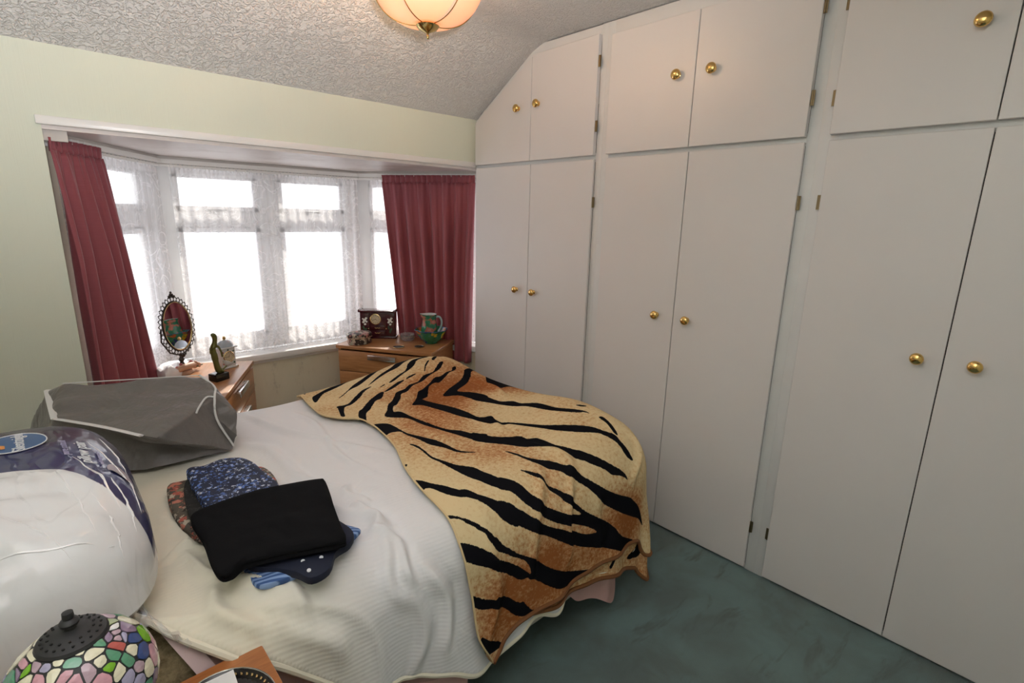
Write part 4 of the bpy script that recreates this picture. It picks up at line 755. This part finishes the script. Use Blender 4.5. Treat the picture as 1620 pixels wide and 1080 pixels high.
# ================= CHESTS OF DRAWERS =================
def chest(name,label,fl,along,depthv,L,D,H,nd,hw):
    """fl = front corner, along = unit vector along the front, depthv = unit vector to the back"""
    Mx=Matrix(((along[0],depthv[0],0,fl[0]),(along[1],depthv[1],0,fl[1]),(0,0,1,0),(0,0,0,1)))
    ang=math.atan2(along[1],along[0]); flip=Vector((*along,0)).cross(Vector((*depthv,0))).z<0
    r=thing(name,label,'chest of drawers',(fl[0],fl[1],0),ang); s=-1 if flip else 1
    bm=bmesh.new(); t=.018
    bbox(bm,(.01,.012*s,0),(.01+t,(D-.005)*s,H-.022)); bbox(bm,(L-.01-t,.012*s,0),(L-.01,(D-.005)*s,H-.022)); bbox(bm,(.02,(D-.015)*s,.05),(L-.02,(D-.007)*s,H-.022)); bbox(bm,(.02,.04*s,.0),(L-.02,.055*s,.06)); bbox(bm,(.02,.03*s,.06),(L-.02,D*.9*s,.075))
    from_bm('carcass',bm,M['oak_veneer'],r)
    bm=bmesh.new(); bbox(bm,(0,0,H-.022),(L,D*s,H),.002); from_bm('top',bm,M['oak_veneer'],r,True)
    z1=H-.034; dh=(z1-.07)/nd
    for k in range(nd):
        a=z1-(k+1)*dh+.005; b=z1-k*dh
        bm=bmesh.new(); bbox(bm,(.014,.0 if False else .004*s,a),(L-.014,.022*s,b),.0015); d=from_bm('drawer',bm,M['oak_veneer'],r,True)
        bm=bmesh.new(); xm=L*.5; bbox(bm,(xm-hw/2,-.020*s,b-.022),(xm+hw/2,.006*s,b-.010),.002); bbox(bm,(xm-hw/2,-.020*s,b-.040),(xm+hw/2,-.014*s,b-.012),.001); from_bm('handle',bm,M['chrome'],d,True)
    return r
al=Vector((.535,-.845)).normalized(); dp=Vector((.845,.535)).normalized()
chest('chest_of_drawers','oak veneer chest of drawers at the right of the bay, under the painted jug',(1.354,3.098),al,dp,.655,.385,.65,4,.19)
al2=Vector((-.463,-.887)).normalized(); dp2=Vector((-.887,.463)).normalized()
chest('chest_of_drawers','oak veneer chest of drawers at the left of the bay, under the oval mirror',(.843,3.03),al2,dp2,.655,.385,.65,4,.19)
Z0=.6505
# ---- swivel mirror ----
mc=Vector((.497,3.002,.895)); nrm=Vector((.60,-.80,.075)).normalized(); sx=Vector((0,0,1)).cross(nrm).normalized(); sy=nrm.cross(sx)
def MF(a,b,c=0): return mc+sx*a+sy*b+nrm*c
mr=thing('dressing_mirror','oval swivel mirror in a pierced dark bronze frame on the left chest','mirror',(.495,3.0,Z0))
def R0(o): return adopt(o,mr)
bm=bmesh.new(); c0=bm.verts.new(MF(0,0,.004)); rr=[bm.verts.new(MF(.083*math.cos(2*pi*i/48),.119*math.sin(2*pi*i/48),.004)) for i in range(48)]
for i in range(48): bm.faces.new((c0,rr[i],rr[(i+1)%48]))
R0(from_bm('mirror_glass',bm,M['mirror_glass'],None))
bm=bmesh.new(); c0=bm.verts.new(MF(0,0,-.004)); rr=[bm.verts.new(MF(.088*math.cos(2*pi*i/48),.125*math.sin(2*pi*i/48),-.004)) for i in range(48)]
for i in range(48): bm.faces.new((c0,rr[(i+1)%48],rr[i]))
tube(bm,[MF(.086*math.cos(2*pi*i/60),.123*math.sin(2*pi*i/60),.002) for i in range(60)],.0045,8,True)
for i in range(34):      # pierced scalloped rim
    t=2*pi*(i+.5)/34; a,b=math.cos(t),math.sin(t); cx_,cy_=.097*a,.136*b; rr_=.0098
    tube(bm,[MF(cx_+rr_*math.cos(q),cy_+rr_*1.05*math.sin(q),0) for q in [2*pi*k/10 for k in range(10)]],.0022,5,True)
    bmesh.ops.create_icosphere(bm,subdivisions=1,radius=.0036,matrix=Matrix.Translation(MF(.108*a,.148*b,0)))
for dx,dy,r_ in ((0,.158,.010),(-.012,.150,.008),(.012,.150,.008),(0,-.150,.012),(-.013,-.145,.009),(.013,-.145,.009),(0,.170,.006)):
    bmesh.ops.create_icosphere(bm,subdivisions=2,radius=r_,matrix=Matrix.Translation(MF(dx,dy,0)))
R0(from_bm('frame',bm,M['antique_bronze'],None,True))
bm=bmesh.new(); tube(bm,[MF(.0845*math.cos(2*pi*i/60),.1205*math.sin(2*pi*i/60),.006) for i in range(60)],.0016,6,True); R0(from_bm('gilt_rim',bm,M['gold_trim'],None,True))
bm=bmesh.new(); Mb=Matrix.Translation((mc.x,mc.y,0)); lathe(bm,[(.018,.685),(.013,.70),(.008,.71),(.015,.722),(.008,.734),(.006,.75)],16,Mb); tube(bm,[MF(-.093,-.0,-.006),MF(-.098,-.06,-.012),MF(-.06,-.125,-.012),MF(0,-.152,-.006),MF(.06,-.125,-.012),MF(.098,-.06,-.012),MF(.093,0,-.006)],.004,6)
R0(from_bm('stem',bm,M['antique_bronze'],None,True))
bm=bmesh.new()
pts=[Vector((mc.x,mc.y,0))+sx*(.078*math.cos(t))+nrm*(.03*math.sin(t)-.0) for t in [pi*k/10 for k in range(11)]]
tube(bm,[Vector((p.x,p.y,.668+.020*math.sin(pi*k/10))) for k,p in enumerate(pts)],.0165,10,flat=1)
lathe(bm,[(.045,Z0),(.042,.664),(.02,.672)],20,Mb); R0(from_bm('arched_base',bm,M['peach_resin'],None,True))
for k,(a,b,c) in enumerate(((.035,.02,.700),(.052,.03,.692),(-.03,.02,.700),(.068,.034,.68),(-.055,.02,.690))):
    p=Vector((mc.x,mc.y,0))+sx*a+nrm*b; bm=bmesh.new()
    for q in range(5): bmesh.ops.create_icosphere(bm,subdivisions=1,radius=.0075,matrix=Matrix.Translation((p.x+.006*math.cos(q*1.257),p.y+.006*math.sin(q*1.257),c-.002*q)))
    bmesh.ops.create_icosphere(bm,subdivisions=2,radius=.008,matrix=Matrix.Translation((p.x,p.y,c+.004))); R0(from_bm('rose',bm,M['rose_red' if k%2==0 else 'peach_resin'],None,True))
    for q in (-1,1):
        bm=bmesh.new(); bmesh.ops.create_icosphere(bm,subdivisions=1,radius=.011,matrix=Matrix.Translation((p.x+q*.014*sx.x,p.y+q*.014*sx.y,c-.006))@Matrix.Diagonal((1,.6,.4,1))); R0(from_bm('leaf',bm,M['leaf_dark'],None,True))
# ---- bronze figurine ----
fg=thing('figurine','green bronze standing figure holding a pale bowl, on a black block','figurine',(.605,2.765,Z0))
fa=math.radians(25)
MfG=Matrix.Translation((.605,2.765,0))@Matrix.Rotation(fa,4,'Z')
bm=bmesh.new(); bbox(bm,(-.036,-.028,Z0),(.036,.028,Z0+.036),.002,MfG); adopt(from_bm('block',bm,M['black_gloss'],None,True),fg)
def skin(name,pts,edges,mat,parent,levels=2):
    me=bpy.data.meshes.new(name); me.from_pydata([p[:3] for p in pts],edges,[]); o=link(bpy.data.objects.new(name,me)); me.materials.append(mat)
    bpy.context.view_layer.objects.active=o; md=o.modifiers.new('k','SKIN')
    for v,p in zip(me.skin_vertices[0].data,pts): v.radius=(p[3],p[3] if len(p)<5 else p[4])
    me.skin_vertices[0].data[0].use_root=True; md.use_smooth_shade=True; s=o.modifiers.new('u','SUBSURF'); s.levels=s.render_levels=levels
    dg=bpy.context.evaluated_depsgraph_get(); m2=bpy.data.meshes.new_from_object(o.evaluated_get(dg)); o.modifiers.clear(); o.data=m2
    for p in m2.polygons: p.use_smooth=True
    if parent: adopt(o,parent)
    return o
zb=Z0+.036
fp=[(-.012,0,zb+.085,.016),(-.008,0,zb+.055,.013),(-.004,0,zb+.03,.015),(.002,0,zb+.008,.018),(.030,.0,zb+.006,.010),(-.014,0,zb+.115,.012),(-.010,0,zb+.140,.012),(-.002,0,zb+.155,.009),(.002,0,zb+.175,.013),(-.003,0,zb+.192,.014),(-.018,0,zb+.198,.007),(.006,-.01,zb+.135,.006),(.018,-.012,zb+.105,.005),(.026,-.006,zb+.075,.0045),(-.02,.008,zb+.13,.006),(-.026,.006,zb+.10,.005)]
fp=[tuple(MfG@Vector(p[:3]))+tuple(p[3:]) for p in fp]
skin('figure',fp,[(0,1),(1,2),(2,3),(3,4),(0,5),(5,6),(6,7),(7,8),(8,9),(9,10),(6,11),(11,12),(12,13),(6,14),(14,15)],M['figure_bronze'],fg)
bm=bmesh.new(); lathe(bm,[(.006,0),(.016,.006),(.024,.016),(.026,.022),(.022,.018),(.012,.009),(.001,.006)],20,MfG@Matrix.Translation((.040,-.010,zb+.028))@Matrix.Rotation(.5,4,'Y')); adopt(from_bm('held_bowl',bm,M['porcelain'],None,True),fg)
bm=bmesh.new(); tube(bm,[MfG@Vector(p) for p in ((.012,-.005,zb+.01),(.03,-.008,zb+.02),(.042,-.01,zb+.03))],.004,6); adopt(from_bm('stem',bm,M['figure_bronze'],None,True),fg)
# ---- porcelain clock ----
ck=thing('porcelain_clock','small white porcelain carriage clock with a domed lid, behind the bronze figurine','clock',(.692,2.965,Z0),math.atan2(-.93,.36)+pi/2)
bm=bmesh.new(); bbox(bm,(-.047,-.026,.0),(.047,.026,.010),.003); bbox(bm,(-.041,-.021,.010),(.041,.021,.108),.004); bbox(bm,(-.052,-.030,.108),(.052,.030,.116),.003); from_bm('case',bm,M['porcelain'],ck,True)
bm=bmesh.new(); lathe(bm,[(.045,.116),(.043,.128),(.034,.141),(.018,.150),(.006,.153)],24,sy=.62); from_bm('domed_lid',bm,M['porcelain_blue'],ck,True)
bm=bmesh.new(); lathe(bm,[(.004,.152),(.008,.158),(.008,.166),(.003,.172)],14); from_bm('finial',bm,M['gold_trim'],ck,True)
Mr=Matrix.Translation((0,-.022,.064))@Matrix.Rotation(pi/2,4,'X')
bm=bmesh.new(); lathe(bm,[(.030,0),(.031,.003),(.028,.005),(.0265,.003)],32,Mr,capb=False,capt=False); from_bm('bezel',bm,M['gold_trim'],ck,True)
bm=bmesh.new(); lathe(bm,[(.027,.0015),(.0001,.002)],32,Mr); fc=from_bm('dial',bm,M['clock_face'],ck)
def dial_marks(parent,Mr,R,z,h1,h2,mat):
    bm=bmesh.new()
    for k in range(12):
        Q=Mr@Matrix.Rotation(k*pi/6,4,'Z'); bbox(bm,(-R*.035,R*.66,z),(R*.035,R*.86,z+.0006),M=Q)
    from_bm('numerals',bm,mat,parent)
    for nm,ang,l in (('hour_hand',h1,.5),('minute_hand',h2,.72)):
        bm=bmesh.new(); bbox(bm,(-R*.03,-R*.1,z+.0007),(R*.03,R*l,z+.0013),M=Mr@Matrix.Rotation(ang,4,'Z')); from_bm(nm,bm,mat,parent)
dial_marks(fc,Mr,.026,.002,-.4,1.6,M['dark_ink'])
for x,z in ((-.03,.09),(.03,.09),(-.03,.03),(.03,.028),(.0,.1)):
    bm=bmesh.new(); bmesh.ops.create_icosphere(bm,subdivisions=1,radius=.006,matrix=Matrix.Translation((x,-.0215,z))@Matrix.Diagonal((1,.25,1,1))); from_bm('flower_decoration',bm,M['rose_red' if x<0 else 'leaf_dark'],ck,True)
for sx_ in (-1,1):
    for q in (-1,1): bm=bmesh.new(); bmesh.ops.create_icosphere(bm,subdivisions=1,radius=.005,matrix=Matrix.Translation((sx_*.047,q*.024,.004))); from_bm('foot',bm,M['gold_trim'],ck,True)
# ---- white cloth + small dark box behind the mirror ----
o=pad('crumpled_cloth',[(.405,2.90),(.46,2.93),(.49,2.975),(.50,3.06),(.47,3.13),(.42,3.08),(.385,3.0)],Z0,.045,M['cotton_white'],wr=.02,seed=4); tag(o,'crumpled white lace cloth heaped on the left chest behind the mirror','cloth')
bm=bmesh.new(); bbox(bm,(-.03,-.02,0),(.03,.02,.022),.004,Matrix.Translation((.40,2.85,Z0))@Matrix.Rotation(-1.0,4,'Z')); tag(from_bm('dark_pouch',bm,M['dark_leather'],None,True),'small dark pouch on the left chest beside the rose curtain','pouch')
# ---- floral box ----
hb=thing('trinket_box','octagonal lidded box covered in dark floral paper, on the right chest','box',(1.492,3.045,Z0),.2)
bm=bmesh.new(); lathe(bm,[(.078,0),(.078,.045)],8,sx=1.05,sy=.85); bmesh.ops.bevel(bm,geom=bm.edges,offset=.003,segments=2,affect='EDGES'); from_bm('box_body',bm,M['hat_box_floral'],hb)
bm=bmesh.new(); lathe(bm,[(.082,.043),(.083,.064),(.074,.070),(.03,.073),(.001,.073)],8,sx=1.05,sy=.85); from_bm('lid',bm,M['hat_box_floral'],hb)
bm=bmesh.new(); tube(bm,[(.083*1.05*math.cos(2*pi*i/8),.083*.85*math.sin(2*pi*i/8),.044) for i in range(8)],.002,5,True); from_bm('cord_trim',bm,M['peach_resin'],hb,True)
# ---- jewellery cabinet clock ----
ja=math.atan2(-.72,.70)
jc=thing('jewellery_cabinet','dark mahogany jewellery cabinet with a round clock face and painted white flowers','jewellery cabinet',(1.672,3.118,Z0),ja+.10)
Wj,Dj,Hj=.245,.095,.190
bm=bmesh.new(); bbox(bm,(-Wj/2,-Dj/2,.0),(Wj/2,Dj/2,.014),.004); bbox(bm,(-Wj/2+.008,-Dj/2+.008,.014),(Wj/2-.008,Dj/2-.004,Hj-.012),.002); bbox(bm,(-Wj/2-.003,-Dj/2-.003,Hj-.012),(Wj/2+.003,Dj/2+.002,Hj),.004); bbox(bm,(-Wj/2-.003,-Dj/2-.002,Hj-.002),(-Wj/2+.008,Dj/2,Hj+.006),.002); bbox(bm,(Wj/2-.008,-Dj/2-.002,Hj-.002),(Wj/2+.003,Dj/2,Hj+.006),.002)
from_bm('case',bm,M['mahogany'],jc,True)
yf=-Dj/2+.008
for s in (-1,1):
    bm=bmesh.new(); x0=s*.083; bbox(bm,(x0-.030,yf-.006,.022),(x0+.030,yf,Hj-.020),.003); d=from_bm('side_door',bm,M['mahogany'],jc,True)
    for k,(dx,dz,r_) in enumerate(((0,.125,.013),(-.008,.112,.010),(.010,.138,.010),(.002,.098,.009),(.012,.115,.008),(-.011,.134,.007))):
        bm=bmesh.new(); bmesh.ops.create_icosphere(bm,subdivisions=1,radius=r_,matrix=Matrix.Translation((x0+dx,yf-.0065,dz))@Matrix.Diagonal((1,.15,.8,1))); from_bm('white_flower',bm,M['paint_white_flower'],d,True)
    for dx,dz in ((-.008,.075),(.006,.062),(.0,.05)):
        bm=bmesh.new(); bmesh.ops.create_icosphere(bm,subdivisions=1,radius=.015,matrix=Matrix.Translation((x0+dx,yf-.0062,dz))@Matrix.Rotation(dx*40,4,'Y')@Matrix.Diagonal((.5,.1,1,1))); from_bm('green_leaf',bm,M['paint_green_leaf'],d,True)
    bm=bmesh.new(); bmesh.ops.create_icosphere(bm,subdivisions=1,radius=.004,matrix=Matrix.Translation((x0-s*.025,yf-.009,.07))); from_bm('door_knob',bm,M['gold_trim'],d,True)
Mj=Matrix.Translation((-.012,yf-.001,.132))@Matrix.Rotation(pi/2,4,'X')
bm=bmesh.new(); lathe(bm,[(.036,0),(.036,.005),(.033,.006),(.032,.003)],32,Mj,capb=False,capt=False); from_bm('bezel',bm,M['gold_trim'],jc,True)
bm=bmesh.new(); lathe(bm,[(.033,.002),(.0001,.0025)],32,Mj); fc=from_bm('dial',bm,M['clock_face'],jc); dial_marks(fc,Mj,.033,.0027,-2.2,2.0,M['dark_ink'])
for z in (.024,.058):
    bm=bmesh.new(); bbox(bm,(-.046,yf-.006,z),(.046,yf,z+.030),.002); d=from_bm('small_drawer',bm,M['mahogany'],jc,True)
    bm=bmesh.new(); tube(bm,[(-.018,yf-.008,z+.018),(-.008,yf-.011,z+.014),(0,yf-.011,z+.017),(.008,yf-.011,z+.014),(.018,yf-.008,z+.018)],.0022,6); from_bm('pull',bm,M['gold_trim'],d,True)
# ---- cut glass dish ----
gd=thing('glass_dish','round cut glass dish between the jewellery cabinet and the painted bowl','dish',(1.775,2.925,Z0))
bm=bmesh.new(); lathe(bm,[(.032,0),(.044,.012),(.047,.034),(.044,.040),(.041,.034),(.037,.012),(.001,.008)],24); from_bm('dish_body',bm,M['cut_glass'],gd,True)
bm=bmesh.new(); lathe(bm,[(.046,.040),(.046,.045),(.030,.050),(.001,.052)],24,capb=True); from_bm('lid',bm,M['cut_glass'],gd,True)
# ---- painted bowl and jug ----
pbw=thing('painted_bowl','fluted bowl painted with yellow, blue and orange flowers, holding the jug','bowl',(1.862,2.775,Z0),.4)
def fluted(bm,prof,n,k,dep,Mx=None,capb=True):
    rings=[]
    for r_,z_ in prof: rings.append([bm.verts.new((r_*(1+dep*(r_/.1)*math.cos(k*2*pi*i/n))*math.cos(2*pi*i/n),r_*(1+dep*(r_/.1)*math.cos(k*2*pi*i/n))*math.sin(2*pi*i/n),z_)) for i in range(n)])
    for A,B in zip(rings,rings[1:]):
        for i in range(n): bm.faces.new((A[i],A[(i+1)%n],B[(i+1)%n],B[i]))
    bm.faces.new(rings[0][::-1]); bm.faces.new(rings[-1])
    return bm
bm=fluted(bmesh.new(),[(.040,0),(.042,.006),(.062,.022),(.080,.045),(.096,.078),(.104,.090),(.100,.091),(.090,.076),(.073,.045),(.052,.024),(.002,.016)],64,8,.05); from_bm('bowl_body',bm,M['painted_bowl'],pbw,True)
bm=bmesh.new(); tube(bm,[((.1025*(1+.051*math.cos(8*2*pi*i/64)))*math.cos(2*pi*i/64),(.1025*(1+.051*math.cos(8*2*pi*i/64)))*math.sin(2*pi*i/64),.0905) for i in range(64)],.0022,6,True); from_bm('rim',bm,M['logo_blue'],pbw,True)
jg=thing('painted_jug','green pottery jug painted with a red flower, standing inside the painted bowl','jug',(1.855,2.785,Z0+.017),-.35)
bm=bmesh.new(); lathe(bm,[(.036,0),(.046,.012),(.053,.040),(.054,.070),(.049,.105),(.043,.130),(.044,.150),(.049,.172),(.046,.172),(.040,.150),(.040,.13),(.002,.12)],32)
for v in bm.verts:   # pull out the lip
    if v.co.z>.14 and v.co.x<0: 
        w_=max(0,-v.co.x/.05)**4*(v.co.z-.14)/.03; v.co.x-=.016*w_; v.co.z+=.006*w_
from_bm('jug_body',bm,M['painted_jug'],jg,True)
bm=bmesh.new(); lathe(bm,[(.0445,.158),(.0475,.1722),(.0440,.1725),(.0405,.158)],32,capb=False,capt=False)
for v in bm.verts:
    if v.co.z>.14 and v.co.x<0: w_=max(0,-v.co.x/.05)**4*(v.co.z-.14)/.03; v.co.x-=.0162*w_; v.co.z+=.0065*w_
from_bm('rim',bm,M['glaze_white'],jg,True)
bm=bmesh.new(); tube(bm,smooth_path([(.042,0,.152),(.068,0,.150),(.082,0,.122),(.078,0,.085),(.062,0,.058),(.050,0,.050)],5),.0072,8,flat=1); from_bm('handle',bm,M['glaze_blue_white'],jg,True)
# ---- small dishes and bead ----
for (x,y,r_,lab,m1) in ((1.628,2.792,.036,'round dark coaster with a gilt rim on the right chest, nearer the jewellery cabinet','gold_trim'),(1.735,2.722,.030,'small dark round medal on the right chest in front of the painted bowl','dull_brass')):
    t=thing('coaster',lab,'coaster',(x,y,Z0)); bm=bmesh.new(); lathe(bm,[(r_*.8,0),(r_,.004),(r_*.93,.005),(r_*.85,.003),(.001,.003)],28); from_bm('disc',bm,M['steel_dark'],t,True)
    bm=bmesh.new(); tube(bm,[(r_*.98*math.cos(2*pi*i/32),r_*.98*math.sin(2*pi*i/32),.0045) for i in range(32)],.0018,6,True); from_bm('rim',bm,M[m1],t,True)
bm=bmesh.new(); lathe(bm,[(.012,0),(.018,.004),(.014,.009),(.001,.011)],16,Matrix.Translation((1.722,3.045,Z0))); tag(from_bm('white_ornament',bm,M['porcelain'],None,True),'tiny white china ornament in front of the jewellery cabinet','ornament')
# ================= BEDSIDE =================
ns=thing('bedside_cabinet','orange wood bedside cabinet beside the bed, at the bottom edge of the photo','bedside cabinet',(.0,.73,0))
bm=bmesh.new(); bbox(bm,(-.24,-.22,.580),(.238,.268,.600),.003); from_bm('top',bm,M['orange_veneer'],ns,True)
bm=bmesh.new(); bbox(bm,(-.23,-.20,0),(-.212,.26,.580)); bbox(bm,(.212,-.20,0),(.23,.26,.580)); bbox(bm,(-.22,.25,.05),(.22,.26,.580)); bbox(bm,(-.22,-.19,.05),(.22,.25,.07)); bbox(bm,(-.22,-.18,0),(.22,-.165,.05)); from_bm('carcass',bm,M['orange_veneer'],ns)
for z in (.075,.24,.405):
    d=box('drawer',(-.210,-.218,z),(.210,-.195,z+.160),M['orange_veneer'],ns,.002); bm=bmesh.new(); lathe(bm,[(.006,0),(.006,.012),(.014,.02),(.001,.028)],14,Matrix.Translation((0,-.218,z+.08))@Matrix.Rotation(pi/2,4,'X')); from_bm('knob',bm,M['brass'],d,True)
ty=thing('tray','oval black tray with a pierced gilt edge on the bedside cabinet','tray',(.135,.862,.6005))
bm=bmesh.new(); lathe(bm,[(.09,0),(.10,.006),(.112,.016),(.108,.016),(.094,.006),(.001,.004)],40,sx=.78,sy=.85); from_bm('tray_body',bm,M['tray_black'],ty,True)
bm=bmesh.new()
for i in range(48): a=2*pi*i/48; bbox(bm,(-.0015,-.0045,-.001),(.0015,.0045,.001),M=Matrix.Translation((.1015*.78*math.cos(a),.1015*.85*math.sin(a),.0115))@Matrix.Rotation(a+pi/2+.5,4,'Z'))
o=from_bm('gilt_edging',bm,M['gold_trim'],ty); 
bm=bmesh.new(); tube(bm,[(.110*.78*math.cos(2*pi*i/48),.110*.85*math.sin(2*pi*i/48),.0165) for i in range(48)],.0015,6,True); from_bm('rim',bm,M['chrome'],ty,True)
bm=bmesh.new(); bbox(bm,(-.045,-.06,0),(.045,.06,.0008),M=Matrix.Translation((.123,.878,.6205))@Matrix.Rotation(-.06,4,'Z')@Matrix.Rotation(.06,4,'X')); tag(from_bm('paper_card',bm,M['paper'],None),'plain white card lying on the black tray','card')
# ---- stained glass lamp ----
LC=Vector((-.030,.805,.838)); LR=.085
lm=thing('table_lamp','table lamp with a domed stained glass shade of flowers and leaves, on the bedside cabinet','lamp',(LC.x,LC.y,.6005))
def RL(o): return adopt(o,lm)
bm=bmesh.new(); lathe(bm,[(.062,.6005),(.060,.606),(.035,.612),(.014,.625),(.010,.66),(.017,.69),(.010,.72),(.008,.79),(.012,.81),(.004,.93)],28,Matrix.Translation((LC.x,LC.y,0))); RL(from_bm('base',bm,M['lamp_lead'],None,True))
bm=bmesh.new(); lathe(bm,[(.014,.80),(.020,.83),(.019,.85),(.010,.875),(.001,.885)],16,Matrix.Translation((LC.x,LC.y,0))); RL(from_bm('bulb',bm,M['porcelain'],None,True))
bm=bmesh.new(); lathe(bm,[(.038,0),(.039,.003),(.037,.007),(.026,.012),(.014,.015),(.007,.017),(.006,.020),(.010,.023),(.011,.027),(.009,.030),(.005,.032),(.0065,.034),(.006,.041),(.001,.042)],32,Matrix.Translation((LC.x,LC.y,LC.z+.0745)))
cap=RL(from_bm('vent_cap',bm,M['lamp_lead'],None,True))
bm=bmesh.new()
for ring,nn,zz_ in ((.031,20,.0112),(.024,14,.0142)):
    for i in range(nn): a=2*pi*(i+.3*(ring<.03))/nn; lathe(bm,[(.0017,0),(.0017,.0012)],6,Matrix.Translation((LC.x+ring*math.cos(a),LC.y+ring*math.sin(a),LC.z+.0745+zz_-.0022+.0008)))
RL(from_bm('vent_holes',bm,M['black_gap'],None))['kind']='stuff'
SEEDS=GLASS_SEEDS
pts=[(Vector(p[:3]).normalized(),p[3]) for p in SEEDS]
tries=0
while len(pts)<150 and tries<6000:
    tries+=1; z_=random.uniform(-.25,.93); a=random.uniform(0,2*pi); q=Vector((math.sqrt(1-z_*z_)*math.cos(a),math.sqrt(1-z_*z_)*math.sin(a),z_))
    if min((q-p).length for p,_ in pts)>.27: pts.append((q,random.choice('ccpgmlcpvgsy' if z_<.6 else 'ccgomc')))
pts=[p for p in pts if p[0].z<.93]
def cell(i):
    c=pts[i][0]; u=c.orthogonal().normalized(); v=c.cross(u); poly=[Vector((a,b)) for a,b in ((-.3,-.3),(.3,-.3),(.3,.3),(-.3,.3))]
    cons=[]
    for j,(p,_) in enumerate(pts):
        if j==i: continue
        if (p-c).length>.62: continue
        d=p-c; # plane: x.(p-c)<=0 on sphere approx -> tangent-plane halfplane
        du,dv=d.dot(u),d.dot(v); l=math.hypot(du,dv); m_=(p+c)*.5; off_=m_.dot(u)*du/l+m_.dot(v)*dv/l; cons.append((du/l,dv/l,off_-.013))
    zt=.885; g=Vector((0,0,1)); gu,gv=g.dot(u),g.dot(v); l=math.hypot(gu,gv)
    if l>1e-4 and c.z>.5: cons.append((gu/l,gv/l,(zt-c.z)/l if c.z<zt else .02))
    for a,b,o_ in cons:
        out=[]
        for k in range(len(poly)):
            P_,Q_=poly[k],poly[(k+1)%len(poly)]; dp_=P_.x*a+P_.y*b-o_; dq=Q_.x*a+Q_.y*b-o_
            if dp_<=0: out.append(P_)
            if (dp_<0)!=(dq<0) and abs(dp_-dq)>1e-9: out.append(P_+(Q_-P_)*(dp_/(dp_-dq)))
        poly=out
        if len(poly)<3: return None
    return [(c+u*q.x+v*q.y).normalized() for q in poly],c
bm=bmesh.new(); rows=[]; 
for j in range(25):
    z_=-.30+(.93+.30)*j/24; rr_=math.sqrt(1-z_*z_); rows.append([bm.verts.new(LC+Vector((rr_*math.cos(2*pi*i/48),rr_*math.sin(2*pi*i/48),z_))*LR) for i in range(48)])
for A,B in zip(rows,rows[1:]):
    for i in range(48): bm.faces.new((A[i],A[(i+1)%48],B[(i+1)%48],B[i]))
lead=RL(from_bm('lead_dome',bm,M['lamp_lead'],None,True))
for i in range(len(pts)):
    r_=cell(i)
    if not r_: continue
    P_,c=r_
    # round the corners, build a thin raised pane
    Q=[]; n_=len(P_)
    for k in range(n_):
        a,b=P_[k],P_[(k+1)%n_]; Q+=[a.lerp(b,.2),a.lerp(b,.8)]
    bm=bmesh.new(); top=[bm.verts.new(LC+q.normalized()*(LR+.0012)) for q in Q]; bot=[bm.verts.new(LC+q.normalized()*(LR-.0008)) for q in Q]; cc=bm.verts.new(LC+c*(LR+.0020))
    m_=len(Q)
    for k in range(m_): bm.faces.new((cc,top[k],top[(k+1)%m_])); bm.faces.new((top[k],bot[k],bot[(k+1)%m_],top[(k+1)%m_]))
    o=from_bm('glass_pane',bm,M['stained_glass_'+pts[i][1]],lead); 
# ================= CEILING LIGHT =================
CLc=Vector((1.105,1.64,0)); 
cl=thing('ceiling_light','ceiling light with petal shaped opal glass bowl and brass trim','ceiling light',(CLc.x,CLc.y,ZC))
def RC(o): return adopt(o,cl)
T0=Matrix.Translation((CLc.x,CLc.y,0))
bm=bmesh.new(); lathe(bm,[(.001,2.046),(.004,2.048),(.005,2.056),(.003,2.062),(.008,2.066),(.030,2.074),(.040,2.086),(.036,2.090),(.003,2.092)],28,T0); RC(from_bm('brass_finial',bm,M['lamp_brass'],None,True))
bm=bmesh.new(); lathe(bm,[(.005,2.088),(.005,2.31),(.06,2.315),(.065,2.3395)],24,T0); RC(from_bm('stem_and_rose',bm,M['lamp_brass'],None,True))
def petal(a0,a1,rs):
    vs=[];nu,nv=18,16
    for j in range(nv+1):
        v=j/nv
        for i in range(nu+1):
            u=i/nu; a=a0+(a1-a0)*u; hgt=v*(1-.25*abs(2*u-1)**2.2); r_=.034+.150*math.sin(min(1,hgt*1.02)*pi/2)**.92; z_=2.090+.150*(1-math.cos(hgt*pi/2))**1.02
            r_*=1+rs*.02+.02*math.cos((2*u-1)*pi/2); vs.append((CLc.x+r_*math.cos(a),CLc.y+r_*math.sin(a),z_))
    fs=[(j*(nu+1)+i,j*(nu+1)+i+1,(j+1)*(nu+1)+i+1,(j+1)*(nu+1)+i) for j in range(nv) for i in range(nu)]
    o=mesh('glass_petal',vs,fs,M['opal_glass'],None,True); md=o.modifiers.new('s','SOLIDIFY'); md.thickness=.004; RC(o)
    e=[Vector(vs[j*(nu+1)+nu]) for j in range(nv+1)]; bm=bmesh.new(); tube(bm,[p+Vector(((p.x-CLc.x),(p.y-CLc.y),-.03))*.02 for p in e],.0018,6)
    t=e[-1]; dr=Vector((t.x-CLc.x,t.y-CLc.y,0)).normalized(); o2=from_bm('brass_wire',bm,M['lamp_brass'],None,True); RC(o2)
for k in range(5): petal(math.radians(-160+72*k),math.radians(-160+72*k+76),k%2)
bm=bmesh.new(); lathe(bm,[(.012,2.20),(.028,2.215),(.030,2.235),(.018,2.26),(.012,2.28)],16,Matrix.Translation((CLc.x+.05,CLc.y-.02,-.02))); RC(from_bm('bulb',bm,M['lit_bulb'],None,True))
pl=bpy.data.lights.new('ceiling_light_glow','POINT'); pl.energy=9; pl.color=(1,.66,.38); pl.shadow_soft_size=.05; po_=bpy.data.objects.new('ceiling_light_glow',pl); COL.objects.link(po_); po_.location=(CLc.x+.0,CLc.y+.0,2.27)
